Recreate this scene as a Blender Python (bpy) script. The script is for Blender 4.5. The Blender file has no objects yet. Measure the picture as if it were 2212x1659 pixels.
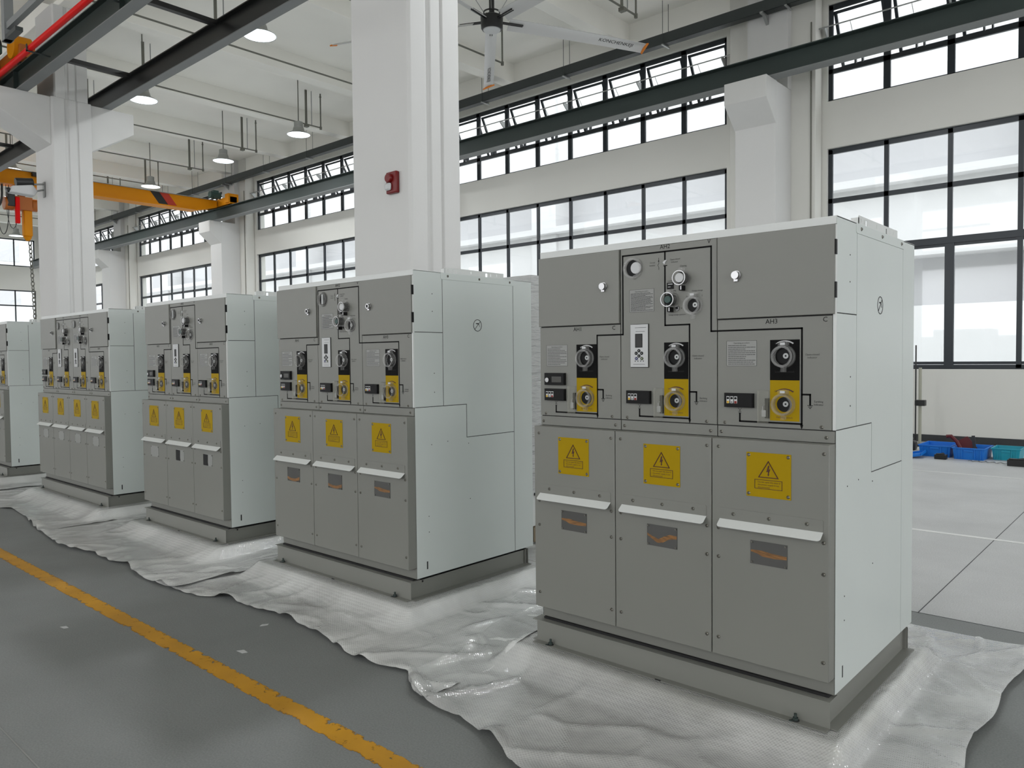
import bpy, math, random
from mathutils import Vector, Matrix, noise
random.seed(7)
sc = bpy.context.scene
COL = sc.collection
PI = math.pi
R = math.radians

# ------------------------------------------------------------------ materials
def node_mat(name):
    m = bpy.data.materials.new(name); m.use_nodes = True
    nt = m.node_tree; b = nt.nodes['Principled BSDF']
    return m, nt, b

def P(name, col, rough=0.5, metal=0.0, spec=0.5, bump=None, var=None, emit=None, es=1.0, alpha=None, trans=None, coat=0.0):
    """bump=(scale, strength, distance)  var=(scale, amount)"""
    m, nt, b = node_mat(name)
    c = (col[0], col[1], col[2], 1)
    b.inputs['Base Color'].default_value = c
    b.inputs['Roughness'].default_value = rough
    b.inputs['Metallic'].default_value = metal
    b.inputs['Specular IOR Level'].default_value = spec
    b.inputs['Coat Weight'].default_value = coat
    tc = nt.nodes.new('ShaderNodeTexCoord')
    if var:
        n = nt.nodes.new('ShaderNodeTexNoise'); n.inputs['Scale'].default_value = var[0]; n.inputs['Detail'].default_value = 4
        nt.links.new(tc.outputs['Object'], n.inputs['Vector'])
        mr = nt.nodes.new('ShaderNodeMapRange')
        mr.inputs['From Min'].default_value = .3; mr.inputs['From Max'].default_value = .7
        mr.inputs['To Min'].default_value = 1 - var[1]; mr.inputs['To Max'].default_value = 1 + var[1]
        nt.links.new(n.outputs['Fac'], mr.inputs['Value'])
        mx = nt.nodes.new('ShaderNodeVectorMath'); mx.operation = 'SCALE'
        mx.inputs[0].default_value = col
        nt.links.new(mr.outputs['Result'], mx.inputs['Scale'])
        nt.links.new(mx.outputs[0], b.inputs['Base Color'])
    if bump:
        n = nt.nodes.new('ShaderNodeTexNoise'); n.inputs['Scale'].default_value = bump[0]; n.inputs['Detail'].default_value = 2
        nt.links.new(tc.outputs['Object'], n.inputs['Vector'])
        bp = nt.nodes.new('ShaderNodeBump'); bp.inputs['Strength'].default_value = bump[1]; bp.inputs['Distance'].default_value = bump[2]
        nt.links.new(n.outputs['Fac'], bp.inputs['Height']); nt.links.new(bp.outputs['Normal'], b.inputs['Normal'])
    if emit:
        b.inputs['Emission Color'].default_value = (*emit, 1); b.inputs['Emission Strength'].default_value = es
    if alpha is not None:
        b.inputs['Alpha'].default_value = alpha
    if trans:
        b.inputs['Transmission Weight'].default_value = trans
    return m

M = {}
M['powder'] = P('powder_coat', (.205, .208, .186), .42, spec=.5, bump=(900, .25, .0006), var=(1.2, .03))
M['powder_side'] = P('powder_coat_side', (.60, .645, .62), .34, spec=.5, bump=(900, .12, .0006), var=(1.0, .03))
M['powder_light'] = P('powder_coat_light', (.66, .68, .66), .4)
M['inner'] = P('cabinet_inner', (.045, .045, .045), .7)
M['seam'] = P('seam_black', (.01, .01, .01), .8)
M['black'] = P('black_print', (.004, .004, .004), .75, spec=.15)
M['blackplastic'] = P('black_plastic', (.006, .006, .006), .5, spec=.2)
M['ink'] = P('grey_ink', (.03, .03, .03), .7, spec=.2)
M['yellow'] = P('sign_yellow', (.37, .245, .002), .55, spec=.12)
M['screw'] = P('screw_zinc', (.20, .195, .17), .35, metal=1)
M['screwdark'] = P('screw_recess', (.03, .03, .03), .6)
M['chrome'] = P('chrome', (.45, .45, .45), .32, metal=1)
M['white_plastic'] = P('white_plastic', (.55, .56, .56), .4)
M['label'] = P('label_silver', (.29, .295, .28), .45)
M['red_plastic'] = P('red_plastic', (.35, .02, .01), .4)
M['yellow_ring'] = P('yellow_ring', (.7, .5, .02), .4)
M['blue_btn'] = P('blue_button', (.03, .03, .12), .4)
M['green_btn'] = P('green_button', (.05, .07, .02), .4)
M['white_ink'] = P('white_ink', (.5, .5, .5), .6)
M['dark_ink'] = P('dark_brown_ink', (.06, .012, .004), .6)
M['clear'] = P('clear_plastic', (.5, .5, .48), .08, alpha=.11, spec=.9)
M['clear2'] = P('clear_pocket', (.5, .5, .42), .1, alpha=.11, spec=.7)
M['wall'] = P('wall_paint', (.69, .685, .64), .8, bump=(60, .1, .003), var=(.5, .03))
M['ceil'] = P('ceiling_paint', (.93, .92, .86), .85, var=(.35, .04))
M['column'] = P('column_paint', (.645, .645, .63), .75, bump=(25, .12, .004), var=(.8, .02))
M['corbel'] = P('corbel_paint', (.645, .645, .625), .8, bump=(12, .2, .006), var=(1.5, .03))
M['rail'] = P('rail_steel', (.024, .038, .034), .55, var=(.4, .15))
M['rail_low'] = P('rail_grey_steel', (.20, .21, .21), .5, var=(.6, .1))
M['tray'] = P('tray_steel', (.03, .037, .036), .5)
M['frame'] = P('window_frame', (.018, .024, .03), .35)
M['galv'] = P('galvanised', (.34, .35, .34), .4, metal=.6)
M['darkpipe'] = P('dark_pipe', (.15, .15, .125), .5)
M['orange'] = P('crane_orange', (.66, .24, .001), .5, spec=.2, var=(.6, .05))
M['orange_dark'] = P('orange_dark', (.40, .11, .008), .5)
M['crane_red'] = P('crane_red', (.45, .03, .01), .5)
M['red'] = P('pipe_red', (.72, .002, .001), .45, spec=.15)
M['alarm_red'] = P('alarm_red', (.16, .004, .004), .35)
M['green_motor'] = P('motor_green', (.03, .07, .06), .5)
M['fan_white'] = P('fan_blade', (.62, .62, .61), .3, spec=.6)
M['fan_black'] = P('fan_black', (.012, .012, .012), .4)
M['tip'] = P('blade_tip_orange', (.75, .22, .01), .4)
M['lamp_shade'] = P('lamp_shade', (.36, .37, .35), .4, metal=.4)
M['lamp_glow'] = P('lamp_glow', (.8, .85, .9), .4, emit=(.85, .93, 1), es=2.2)
M['crate'] = P('crate_blue', (.004, .17, .62), .4)
M['crate2'] = P('crate_teal', (.008, .30, .40), .4)
M['maroon'] = P('maroon_sheet', (.10, .004, .008), .5)
M['skirt'] = P('skirting', (.03, .032, .034), .5)
M['foam'] = P('foam', (.82, .80, .60), .8)
M['facade'] = P('facade', (.68, .68, .68), .9)
M['facade_grey'] = P('facade_grey', (.54, .54, .55), .9)
M['pale_yard'] = P('yard', (.85, .85, .84), .9)  # unseen yard kept near white to bounce daylight up to the ceiling
M['pole_grey'] = P('pole_grey', (.34, .34, .27), .5)
M['wood'] = P('pallet_wood', (.25, .2, .13), .8)
M['orange_band'] = None

def orange_band_mat():  # streaked orange-brown band drawn on the inspection window face
    m, nt, b = node_mat('orange_brushed')
    tc = nt.nodes.new('ShaderNodeTexCoord'); mp = nt.nodes.new('ShaderNodeMapping'); mp.inputs['Scale'].default_value = (25, 25, 420)
    n = nt.nodes.new('ShaderNodeTexNoise'); n.inputs['Scale'].default_value = 1.0; n.inputs['Detail'].default_value = 3
    cr = nt.nodes.new('ShaderNodeValToRGB')
    cr.color_ramp.elements[0].position = .35; cr.color_ramp.elements[0].color = (.10, .05, .018, 1)
    cr.color_ramp.elements[1].position = .65; cr.color_ramp.elements[1].color = (.36, .17, .05, 1)
    nt.links.new(tc.outputs['Object'], mp.inputs['Vector']); nt.links.new(mp.outputs[0], n.inputs['Vector'])
    nt.links.new(n.outputs['Fac'], cr.inputs['Fac']); nt.links.new(cr.outputs[0], b.inputs['Base Color'])
    b.inputs['Roughness'].default_value = .4
    return m
M['orange_band'] = orange_band_mat()
M['pane_dark'] = P('inspection_glass', (.085, .085, .08), .12, spec=.6)

def glass_mat():
    m = bpy.data.materials.new('window_glass'); m.use_nodes = True; nt = m.node_tree; nt.nodes.clear()
    o = nt.nodes.new('ShaderNodeOutputMaterial'); t = nt.nodes.new('ShaderNodeBsdfTransparent'); t.inputs[0].default_value = (.93, .95, .95, 1)
    g = nt.nodes.new('ShaderNodeBsdfGlossy'); g.inputs['Roughness'].default_value = .03
    mx = nt.nodes.new('ShaderNodeMixShader'); mx.inputs[0].default_value = .06
    nt.links.new(t.outputs[0], mx.inputs[1]); nt.links.new(g.outputs[0], mx.inputs[2]); nt.links.new(mx.outputs[0], o.inputs[0])
    return m
M['glass'] = glass_mat()

def floor_mat():
    m, nt, b = node_mat('epoxy_floor')
    L = nt.links; tc = nt.nodes.new('ShaderNodeTexCoord')
    n1 = nt.nodes.new('ShaderNodeTexNoise'); n1.inputs['Scale'].default_value = .9; n1.inputs['Detail'].default_value = 6; n1.inputs['Roughness'].default_value = .65
    n2 = nt.nodes.new('ShaderNodeTexNoise'); n2.inputs['Scale'].default_value = 120; n2.inputs['Detail'].default_value = 3
    L.new(tc.outputs['Object'], n1.inputs['Vector']); L.new(tc.outputs['Object'], n2.inputs['Vector'])
    cr = nt.nodes.new('ShaderNodeValToRGB')
    cr.color_ramp.elements[0].position = .3; cr.color_ramp.elements[0].color = (.44, .445, .44, 1)
    cr.color_ramp.elements[1].position = .72; cr.color_ramp.elements[1].color = (.54, .545, .54, 1)
    L.new(n1.outputs['Fac'], cr.inputs['Fac'])
    mr = nt.nodes.new('ShaderNodeMapRange'); mr.inputs['From Min'].default_value = .3; mr.inputs['From Max'].default_value = .7
    mr.inputs['To Min'].default_value = .86; mr.inputs['To Max'].default_value = 1.14
    L.new(n2.outputs['Fac'], mr.inputs['Value'])
    sv = nt.nodes.new('ShaderNodeVectorMath'); sv.operation = 'SCALE'; L.new(cr.outputs[0], sv.inputs[0]); L.new(mr.outputs[0], sv.inputs['Scale'])
    # the aisle in front of the joint at y = 5.14 is multiplied to a darker grey-green
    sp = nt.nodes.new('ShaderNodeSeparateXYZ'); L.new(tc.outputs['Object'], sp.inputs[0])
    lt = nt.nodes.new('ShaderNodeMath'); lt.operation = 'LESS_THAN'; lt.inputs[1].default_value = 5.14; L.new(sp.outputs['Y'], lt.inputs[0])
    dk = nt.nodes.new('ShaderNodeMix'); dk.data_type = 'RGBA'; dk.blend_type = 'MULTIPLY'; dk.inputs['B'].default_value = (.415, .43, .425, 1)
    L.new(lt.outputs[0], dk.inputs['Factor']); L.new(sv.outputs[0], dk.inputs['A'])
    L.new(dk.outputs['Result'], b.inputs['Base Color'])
    n3 = nt.nodes.new('ShaderNodeTexNoise'); n3.inputs['Scale'].default_value = 2.2; n3.inputs['Detail'].default_value = 5
    L.new(tc.outputs['Object'], n3.inputs['Vector'])
    m3 = nt.nodes.new('ShaderNodeMapRange'); m3.inputs['To Min'].default_value = .40; m3.inputs['To Max'].default_value = .60
    L.new(n3.outputs['Fac'], m3.inputs['Value']); L.new(m3.outputs[0], b.inputs['Roughness'])
    b.inputs['Specular IOR Level'].default_value = .5
    bp = nt.nodes.new('ShaderNodeBump'); bp.inputs['Strength'].default_value = .06; bp.inputs['Distance'].default_value = .002
    L.new(n2.outputs['Fac'], bp.inputs['Height']); L.new(bp.outputs[0], b.inputs['Normal'])
    return m
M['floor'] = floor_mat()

def worn_paint(name, col, hole, edge=None):
    m = bpy.data.materials.new(name); m.use_nodes = True; nt = m.node_tree; b = nt.nodes['Principled BSDF']; L = nt.links
    tc = nt.nodes.new('ShaderNodeTexCoord')
    n = nt.nodes.new('ShaderNodeTexNoise'); n.inputs['Scale'].default_value = 17; n.inputs['Detail'].default_value = 8; n.inputs['Roughness'].default_value = .7
    L.new(tc.outputs['Object'], n.inputs['Vector'])
    cr = nt.nodes.new('ShaderNodeValToRGB'); cr.color_ramp.elements[0].position = hole; cr.color_ramp.elements[1].position = hole + .03
    if edge:
        sp = nt.nodes.new('ShaderNodeSeparateXYZ'); L.new(tc.outputs['Object'], sp.inputs[0])
        def mth(op, a, q=None, v=None):
            k = nt.nodes.new('ShaderNodeMath'); k.operation = op; L.new(a, k.inputs[0])
            if q is not None: L.new(q, k.inputs[1])
            if v is not None: k.inputs[1].default_value = v
            return k.outputs[0]
        d_ = mth('ABSOLUTE', mth('SUBTRACT', sp.outputs['Y'], v=(edge[0] + edge[1]) / 2))
        e_ = mth('MULTIPLY', mth('SUBTRACT', mth('MULTIPLY', d_, v=2 / (edge[1] - edge[0])), v=.62), v=.34)
        e_ = mth('MAXIMUM', e_, v=-.01)
        L.new(mth('SUBTRACT', n.outputs['Fac'], e_), cr.inputs['Fac'])
    else: L.new(n.outputs['Fac'], cr.inputs['Fac'])
    L.new(cr.outputs[0], b.inputs['Alpha'])
    n2 = nt.nodes.new('ShaderNodeTexNoise'); n2.inputs['Scale'].default_value = 3; L.new(tc.outputs['Object'], n2.inputs['Vector'])
    c2 = nt.nodes.new('ShaderNodeValToRGB'); c2.color_ramp.elements[0].position = .35; c2.color_ramp.elements[1].position = .65
    c2.color_ramp.elements[0].color = (col[0] * .8, col[1] * .8, col[2] * .8, 1); c2.color_ramp.elements[1].color = (*col, 1)
    L.new(n2.outputs['Fac'], c2.inputs['Fac']); L.new(c2.outputs[0], b.inputs['Base Color'])
    b.inputs['Roughness'].default_value = .5
    return m
M['yellow_line'] = worn_paint('yellow_line_paint', (.62, .30, .006), .375, (1.84, 1.945))
M['white_line'] = worn_paint('white_line_paint', (.75, .75, .73), .2)

def wrap_mat(name, lo, hi):
    m = bpy.data.materials.new(name); m.use_nodes = True; nt = m.node_tree; nt.nodes.clear(); L = nt.links
    o = nt.nodes.new('ShaderNodeOutputMaterial'); tc = nt.nodes.new('ShaderNodeTexCoord')
    vo = nt.nodes.new('ShaderNodeTexVoronoi'); vo.inputs['Scale'].default_value = 92; vo.inputs['Randomness'].default_value = .12
    mp = nt.nodes.new('ShaderNodeMapping'); mp.inputs['Rotation'].default_value = (0, 0, .6)
    L.new(tc.outputs['Object'], mp.inputs['Vector']); L.new(mp.outputs[0], vo.inputs['Vector'])
    inv = nt.nodes.new('ShaderNodeMath'); inv.operation = 'SUBTRACT'; inv.inputs[0].default_value = .6; L.new(vo.outputs['Distance'], inv.inputs[1])
    nz = nt.nodes.new('ShaderNodeTexNoise'); nz.inputs['Scale'].default_value = 28; nz.inputs['Detail'].default_value = 4; L.new(tc.outputs['Object'], nz.inputs['Vector'])
    ad = nt.nodes.new('ShaderNodeMath'); ad.operation = 'MULTIPLY_ADD'; ad.inputs[1].default_value = .8; L.new(nz.outputs['Fac'], ad.inputs[0]); L.new(inv.outputs[0], ad.inputs[2])
    bp = nt.nodes.new('ShaderNodeBump'); bp.inputs['Strength'].default_value = .6; bp.inputs['Distance'].default_value = .0042
    L.new(ad.outputs[0], bp.inputs['Height'])
    tr = nt.nodes.new('ShaderNodeBsdfTransparent'); tr.inputs[0].default_value = (.96, .97, .95, 1)
    df = nt.nodes.new('ShaderNodeBsdfDiffuse'); df.inputs[0].default_value = (.86, .87, .85, 1); L.new(bp.outputs[0], df.inputs['Normal'])
    gl = nt.nodes.new('ShaderNodeBsdfGlossy'); gl.inputs[0].default_value = (.9, .9, .9, 1); gl.inputs['Roughness'].default_value = .09; L.new(bp.outputs[0], gl.inputs['Normal'])
    m1 = nt.nodes.new('ShaderNodeMixShader'); m1.inputs[0].default_value = .52
    n2 = nt.nodes.new('ShaderNodeTexNoise'); n2.inputs['Scale'].default_value = 2.5; n2.inputs['Detail'].default_value = 3; L.new(tc.outputs['Object'], n2.inputs['Vector'])
    mr = nt.nodes.new('ShaderNodeMapRange'); mr.inputs['From Min'].default_value = .3; mr.inputs['From Max'].default_value = .7; mr.inputs['To Min'].default_value = lo; mr.inputs['To Max'].default_value = hi
    L.new(n2.outputs['Fac'], mr.inputs['Value']); L.new(mr.outputs[0], m1.inputs[0])
    L.new(tr.outputs[0], m1.inputs[1]); L.new(df.outputs[0], m1.inputs[2])
    fr = nt.nodes.new('ShaderNodeFresnel'); fr.inputs['IOR'].default_value = 1.5; L.new(bp.outputs[0], fr.inputs['Normal'])
    ma = nt.nodes.new('ShaderNodeMath'); ma.operation = 'MULTIPLY_ADD'; ma.inputs[1].default_value = 1.3; ma.inputs[2].default_value = .10; L.new(fr.outputs[0], ma.inputs[0])
    m2 = nt.nodes.new('ShaderNodeMixShader'); L.new(ma.outputs[0], m2.inputs[0]); L.new(m1.outputs[0], m2.inputs[1]); L.new(gl.outputs[0], m2.inputs[2])
    L.new(m2.outputs[0], o.inputs[0])
    return m
M['wrap'] = wrap_mat('bubble_wrap', .64, .90)
M['wrap_thin'] = wrap_mat('bubble_wrap_single', .42, .72)
def film_mat():
    m, nt, b = node_mat('stretch_film'); L = nt.links
    tc = nt.nodes.new('ShaderNodeTexCoord'); mp = nt.nodes.new('ShaderNodeMapping'); mp.inputs['Scale'].default_value = (3, 3, 14); mp.inputs['Rotation'].default_value = (.2, .3, 0)
    n = nt.nodes.new('ShaderNodeTexNoise'); n.inputs['Scale'].default_value = 2; n.inputs['Detail'].default_value = 6; L.new(tc.outputs['Object'], mp.inputs[0]); L.new(mp.outputs[0], n.inputs['Vector'])
    bp = nt.nodes.new('ShaderNodeBump'); bp.inputs['Strength'].default_value = 1; bp.inputs['Distance'].default_value = .05
    L.new(n.outputs['Fac'], bp.inputs['Height']); L.new(bp.outputs[0], b.inputs['Normal'])
    b.inputs['Base Color'].default_value = (.62, .63, .62, 1); b.inputs['Roughness'].default_value = .25; b.inputs['Alpha'].default_value = .85
    return m
M['film'] = film_mat()

# ------------------------------------------------------------------ text cache
TXT = {}
def make_texts(strings):
    obs = []
    for s in strings:
        cu = bpy.data.curves.new('t', 'FONT'); cu.body = s; cu.size = 1.0; cu.resolution_u = 2
        ob = bpy.data.objects.new('t', cu); COL.objects.link(ob); obs.append((s, ob))
    bpy.context.view_layer.update()
    dg = bpy.context.evaluated_depsgraph_get()
    for s, ob in obs:
        me = bpy.data.meshes.new_from_object(ob.evaluated_get(dg))
        vs = [v.co.copy() for v in me.vertices]; fs = [tuple(p.vertices) for p in me.polygons]
        w = max([v.x for v in vs] + [0]); TXT[s] = (vs, fs, w)
        bpy.data.meshes.remove(me)
    for s, ob in obs:
        cu = ob.data; bpy.data.objects.remove(ob); bpy.data.curves.remove(cu)
WARN = ['Do not open this door if', 'the power supply is not', 'disconnected']
make_texts(['AH1', 'AH2', 'AH3', 'AH4', 'C', 'V', 'Open-closed', 'indicator', 'Earthing', 'Circuit', 'breaker', 'Load-break switch', 'Earthing switch',
            'Operating procedure', 'O', 'I', 'Closing', 'Opening', 'Energy storage', 'Isolating switch', 'Counter', 'Energy storage operation', 'KONCHENKEJI', 'R'] + WARN)

# ------------------------------------------------------------------ mesh builder
class MB:
    def __init__(s): s.v = []; s.f = []; s.m = []
    def add(s, vs, fs, mat=0):
        o = len(s.v); s.v += [tuple(v) for v in vs]
        for f in fs: s.f.append(tuple(i + o for i in f)); s.m.append(mat)
        return s
    def box(s, x0, x1, y0, y1, z0, z1, mat=0):
        vs = [(x0, y0, z0), (x1, y0, z0), (x1, y1, z0), (x0, y1, z0), (x0, y0, z1), (x1, y0, z1), (x1, y1, z1), (x0, y1, z1)]
        return s.add(vs, [(0, 3, 2, 1), (4, 5, 6, 7), (0, 1, 5, 4), (1, 2, 6, 5), (2, 3, 7, 6), (3, 0, 4, 7)], mat)
    def prism(s, poly, axis, a0, a1, mat=0):
        """poly: list of 2D pts in the plane of the other two axes (cyclic xyz order kept as given)."""
        n = len(poly)
        def mk(p, a):
            if axis == 'x': return (a, p[0], p[1])
            if axis == 'y': return (p[0], a, p[1])
            return (p[0], p[1], a)
        vs = [mk(p, a0) for p in poly] + [mk(p, a1) for p in poly]
        fs = [tuple(range(n)), tuple(reversed(range(n, 2 * n)))]
        for i in range(n):
            j = (i + 1) % n; fs.append((i, i + n, j + n, j))
        return s.add(vs, fs, mat)
    def cyl(s, a, b, r, seg=16, mat=0, r2=None, caps=True):
        a = Vector(a); b = Vector(b); d = (b - a).normalized()
        u = d.orthogonal().normalized(); w = d.cross(u); r2 = r if r2 is None else r2
        vs = []
        for c, rr in ((a, r), (b, r2)):
            for i in range(seg):
                t = 2 * PI * i / seg; vs.append(c + (u * math.cos(t) + w * math.sin(t)) * rr)
        fs = [(i, (i + 1) % seg, seg + (i + 1) % seg, seg + i) for i in range(seg)]
        if caps: fs += [tuple(reversed(range(seg))), tuple(range(seg, 2 * seg))]
        return s.add(vs, fs, mat)
    def ring(s, c, axis, ro, ri, h0, h1, seg=28, mat=0):
        """annular cylinder about axis through c; h0..h1 along axis"""
        ax = Vector(axis).normalized(); u = ax.orthogonal().normalized(); w = ax.cross(u); c = Vector(c)
        vs = []
        for (r, h) in ((ro, h0), (ro, h1), (ri, h1), (ri, h0)):
            for i in range(seg):
                t = 2 * PI * i / seg; vs.append(c + ax * h + (u * math.cos(t) + w * math.sin(t)) * r)
        fs = []
        for k in range(4):
            for i in range(seg):
                j = (i + 1) % seg; k2 = (k + 1) % 4
                fs.append((k * seg + i, k * seg + j, k2 * seg + j, k2 * seg + i))
        return s.add(vs, fs, mat)
    def tube(s, pts, r, seg=8, mat=0):
        pts = [Vector(p) for p in pts]; n = len(pts); vs = []; u = None
        for i, p in enumerate(pts):
            d = (pts[min(i + 1, n - 1)] - pts[max(i - 1, 0)]).normalized()
            if u is None: u = d.orthogonal().normalized()
            u = (u - d * u.dot(d)).normalized(); w = d.cross(u)
            for k in range(seg):
                t = 2 * PI * k / seg; vs.append(p + (u * math.cos(t) + w * math.sin(t)) * r)
        fs = [(i * seg + k, i * seg + (k + 1) % seg, (i + 1) * seg + (k + 1) % seg, (i + 1) * seg + k) for i in range(n - 1) for k in range(seg)]
        fs += [tuple(reversed(range(seg))), tuple(range((n - 1) * seg, n * seg))]
        return s.add(vs, fs, mat)
    def text(s, st, x, z, size, y, mat=0, center=True):
        """front-facing (-Y) lettering at height z, x centre/left"""
        vs, fs, w = TXT[st]; ox = x - (w * size / 2 if center else 0)
        return s.add([(ox + v.x * size, y, z + v.y * size) for v in vs], fs, mat)
    def rect(s, x0, x1, z0, z1, y, mat=0, t=.0008):
        return s.box(x0, x1, y - t, y, z0, z1, mat)
    def build(s, name, mats, parent=None, bevel=0, angle=35, seg=2):
        me = bpy.data.meshes.new(name); me.from_pydata(s.v, [], s.f)
        if not isinstance(mats, (list, tuple)): mats = [mats]
        for m in mats: me.materials.append(M[m] if isinstance(m, str) else m)
        me.polygons.foreach_set('material_index', s.m)
        me.polygons.foreach_set('use_smooth', [True] * len(s.f))
        me.update()
        me.set_sharp_from_angle(angle=R(angle))
        ob = bpy.data.objects.new(name, me); COL.objects.link(ob)
        if parent: ob.parent = parent
        if bevel:
            b = ob.modifiers.new('b', 'BEVEL'); b.width = bevel; b.segments = seg; b.limit_method = 'ANGLE'; b.angle_limit = R(40)
        return ob
    def centred(s):
        xs = [v[0] for v in s.v]; ys = [v[1] for v in s.v]; zs = [v[2] for v in s.v]
        return ((min(xs) + max(xs)) / 2, (min(ys) + max(ys)) / 2, min(zs))

def tag(o, label=None, cat=None, group=None, kind=None):
    if label: o['label'] = label
    if cat: o['category'] = cat
    if group: o['group'] = group
    if kind: o['kind'] = kind
    return o
def empty(name, loc=(0, 0, 0), label=None, cat=None, group=None, rz=0):
    o = bpy.data.objects.new(name, None); COL.objects.link(o); o.location = loc; o.rotation_euler = (0, 0, rz)
    o.empty_display_size = .1
    return tag(o, label, cat, group)
def struct(o): o['kind'] = 'structure'; return o
def inst(name, src, loc, parent=None, rot=None):
    o = bpy.data.objects.new(name, src.data); COL.objects.link(o); o.location = loc
    if rot: o.rotation_euler = rot
    if parent: o.parent = parent
    return o
def copy_tree(o, parent=None):
    c = o.copy(); COL.objects.link(c)
    if parent: c.parent = parent
    for ch in list(o.children): copy_tree(ch, c)
    return c

# shared small meshes (screw heads), used as data only
def screw_data():
    b = MB(); b.cyl((0, 0, 0), (0, -.0012, 0), .0085, 14, 0); b.cyl((0, -.0012, 0), (0, -.0048, 0), .0068, 14, 0, r2=.0035)
    b.box(-.0032, .0032, -.0053, -.0045, -.0008, .0008, 1); b.box(-.0008, .0008, -.0053, -.0045, -.0032, .0032, 1)
    o = b.build('screw', ['screw', 'screwdark']); me = o.data; bpy.data.objects.remove(o); return me
SCREW = screw_data()
def screw(x, y, z, parent, rot=None, s=1.0):
    o = bpy.data.objects.new('screw', SCREW); COL.objects.link(o); o.location = (x, y, z); o.parent = parent
    if rot: o.rotation_euler = rot
    if s != 1: o.scale = (s, s, s)
    return o

# ------------------------------------------------------------------ switchgear cabinet
MW = .504
YU, YL = -.013, -.070      # face of the upper panels, face of the cable doors

def knob_cover(parent, x, z, y, dark=True, r=.044, depth=.034, knob='shaft'):
    """clear ring shield over an operating hole"""
    b = MB()
    b.ring((x, y, z), (0, -1, 0), r, r - .006, 0, depth, 28, 0)
    b.ring((x, y, z), (0, -1, 0), r + .004, r - .006, 0, .004, 28, 0)
    b.ring((x, y, z), (0, -1, 0), r + .001, r - .009, depth - .002, depth + .0005, 28, 0)
    b.box(x - .021, x + .021, y - .020, y - .004, z + r, z + r + .017, 0)
    b.box(x - .009, x + .009, y - .020, y - .002, z - r - .020, z - r, 0)
    # hole and shaft
    b.cyl((x, y + .001, z), (x, y - .0025, z), .031, 26, 1)
    if knob == 'shaft':
        b.cyl((x + .008, y, z + .002), (x + .008, y - .008, z + .002), .0115, 16, 2); b.cyl((x + .008, y - .008, z + .002), (x + .008, y - .0085, z + .002), .004, 10, 1)
    elif knob == 'bar':
        b.cyl((x, y, z), (x, y - .02, z), .021, 20, 1); b.box(x - .004, x + .004, y - .034, y - .018, z - .022, z + .022, 1)
    b.box(x - .010, x + .010, y - .0225, y - .0195, z + r + .003, z + r + .013, 3)
    return b.build('knob_cover', ['clear', 'blackplastic', 'galv', 'white_plastic'], parent)

def mimic(parent, segs, y, extra=None):
    b = MB(); w = .0036
    for (x0, z0, x1, z1) in segs:
        b.box(min(x0, x1) - w, max(x0, x1) + w, y - .0009, y, min(z0, z1) - w, max(z0, z1) + w, 0)
    if extra: extra(b)
    return b.build('mimic_line', ['black'], parent)

def arrow_down(b, x, z, y, s=.009):
    b.prism([(x - s * .7, z + s), (x + s * .7, z + s), (x, z - s)], 'y', y - .001, y)
def earth_sym(b, x, z, y):
    for k, w in enumerate((.011, .0075, .004)): b.box(x - w, x + w, y - .001, y, z - .006 * k - .0012, z - .006 * k + .0012)

def textblock(b, x0, x1, z0, z1, y, mat, rows, seed, h=.0014):
    rnd = random.Random(seed); dz = (z1 - z0) / rows
    for i in range(rows):
        z = z1 - (i + .5) * dz; x = x0
        end = x1 - rnd.choice((0, .0, .01, .04)) * 1
        while x < end - .004:
            l = rnd.uniform(.006, .018); e = min(x + l, end); b.box(x, e, y - .0006, y, z - h, z + h, mat); x = e + .0016

def op_label(parent, x0, x1, z0, z1, y, rows, seed):
    b = MB(); b.rect(x0, x1, z0, z1, y, 0, .0006)
    t = .0009
    for r_ in ((x0, x1, z1 - t, z1), (x0, x1, z0, z0 + t), (x0, x0 + t, z0, z1), (x1 - t, x1, z0, z1)): b.rect(r_[0], r_[1], r_[2], r_[3], y - .0006, 1, .0004)
    b.text('Operating procedure', (x0 + x1) / 2, z1 - .0125, .0085, y - .0012, 1)
    textblock(b, x0 + .007, x1 - .006, z0 + .004, z1 - .016, y - .0006, 1, rows, seed, .0010)
    return b.build('operation_label', ['label', 'ink'], parent)

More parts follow.
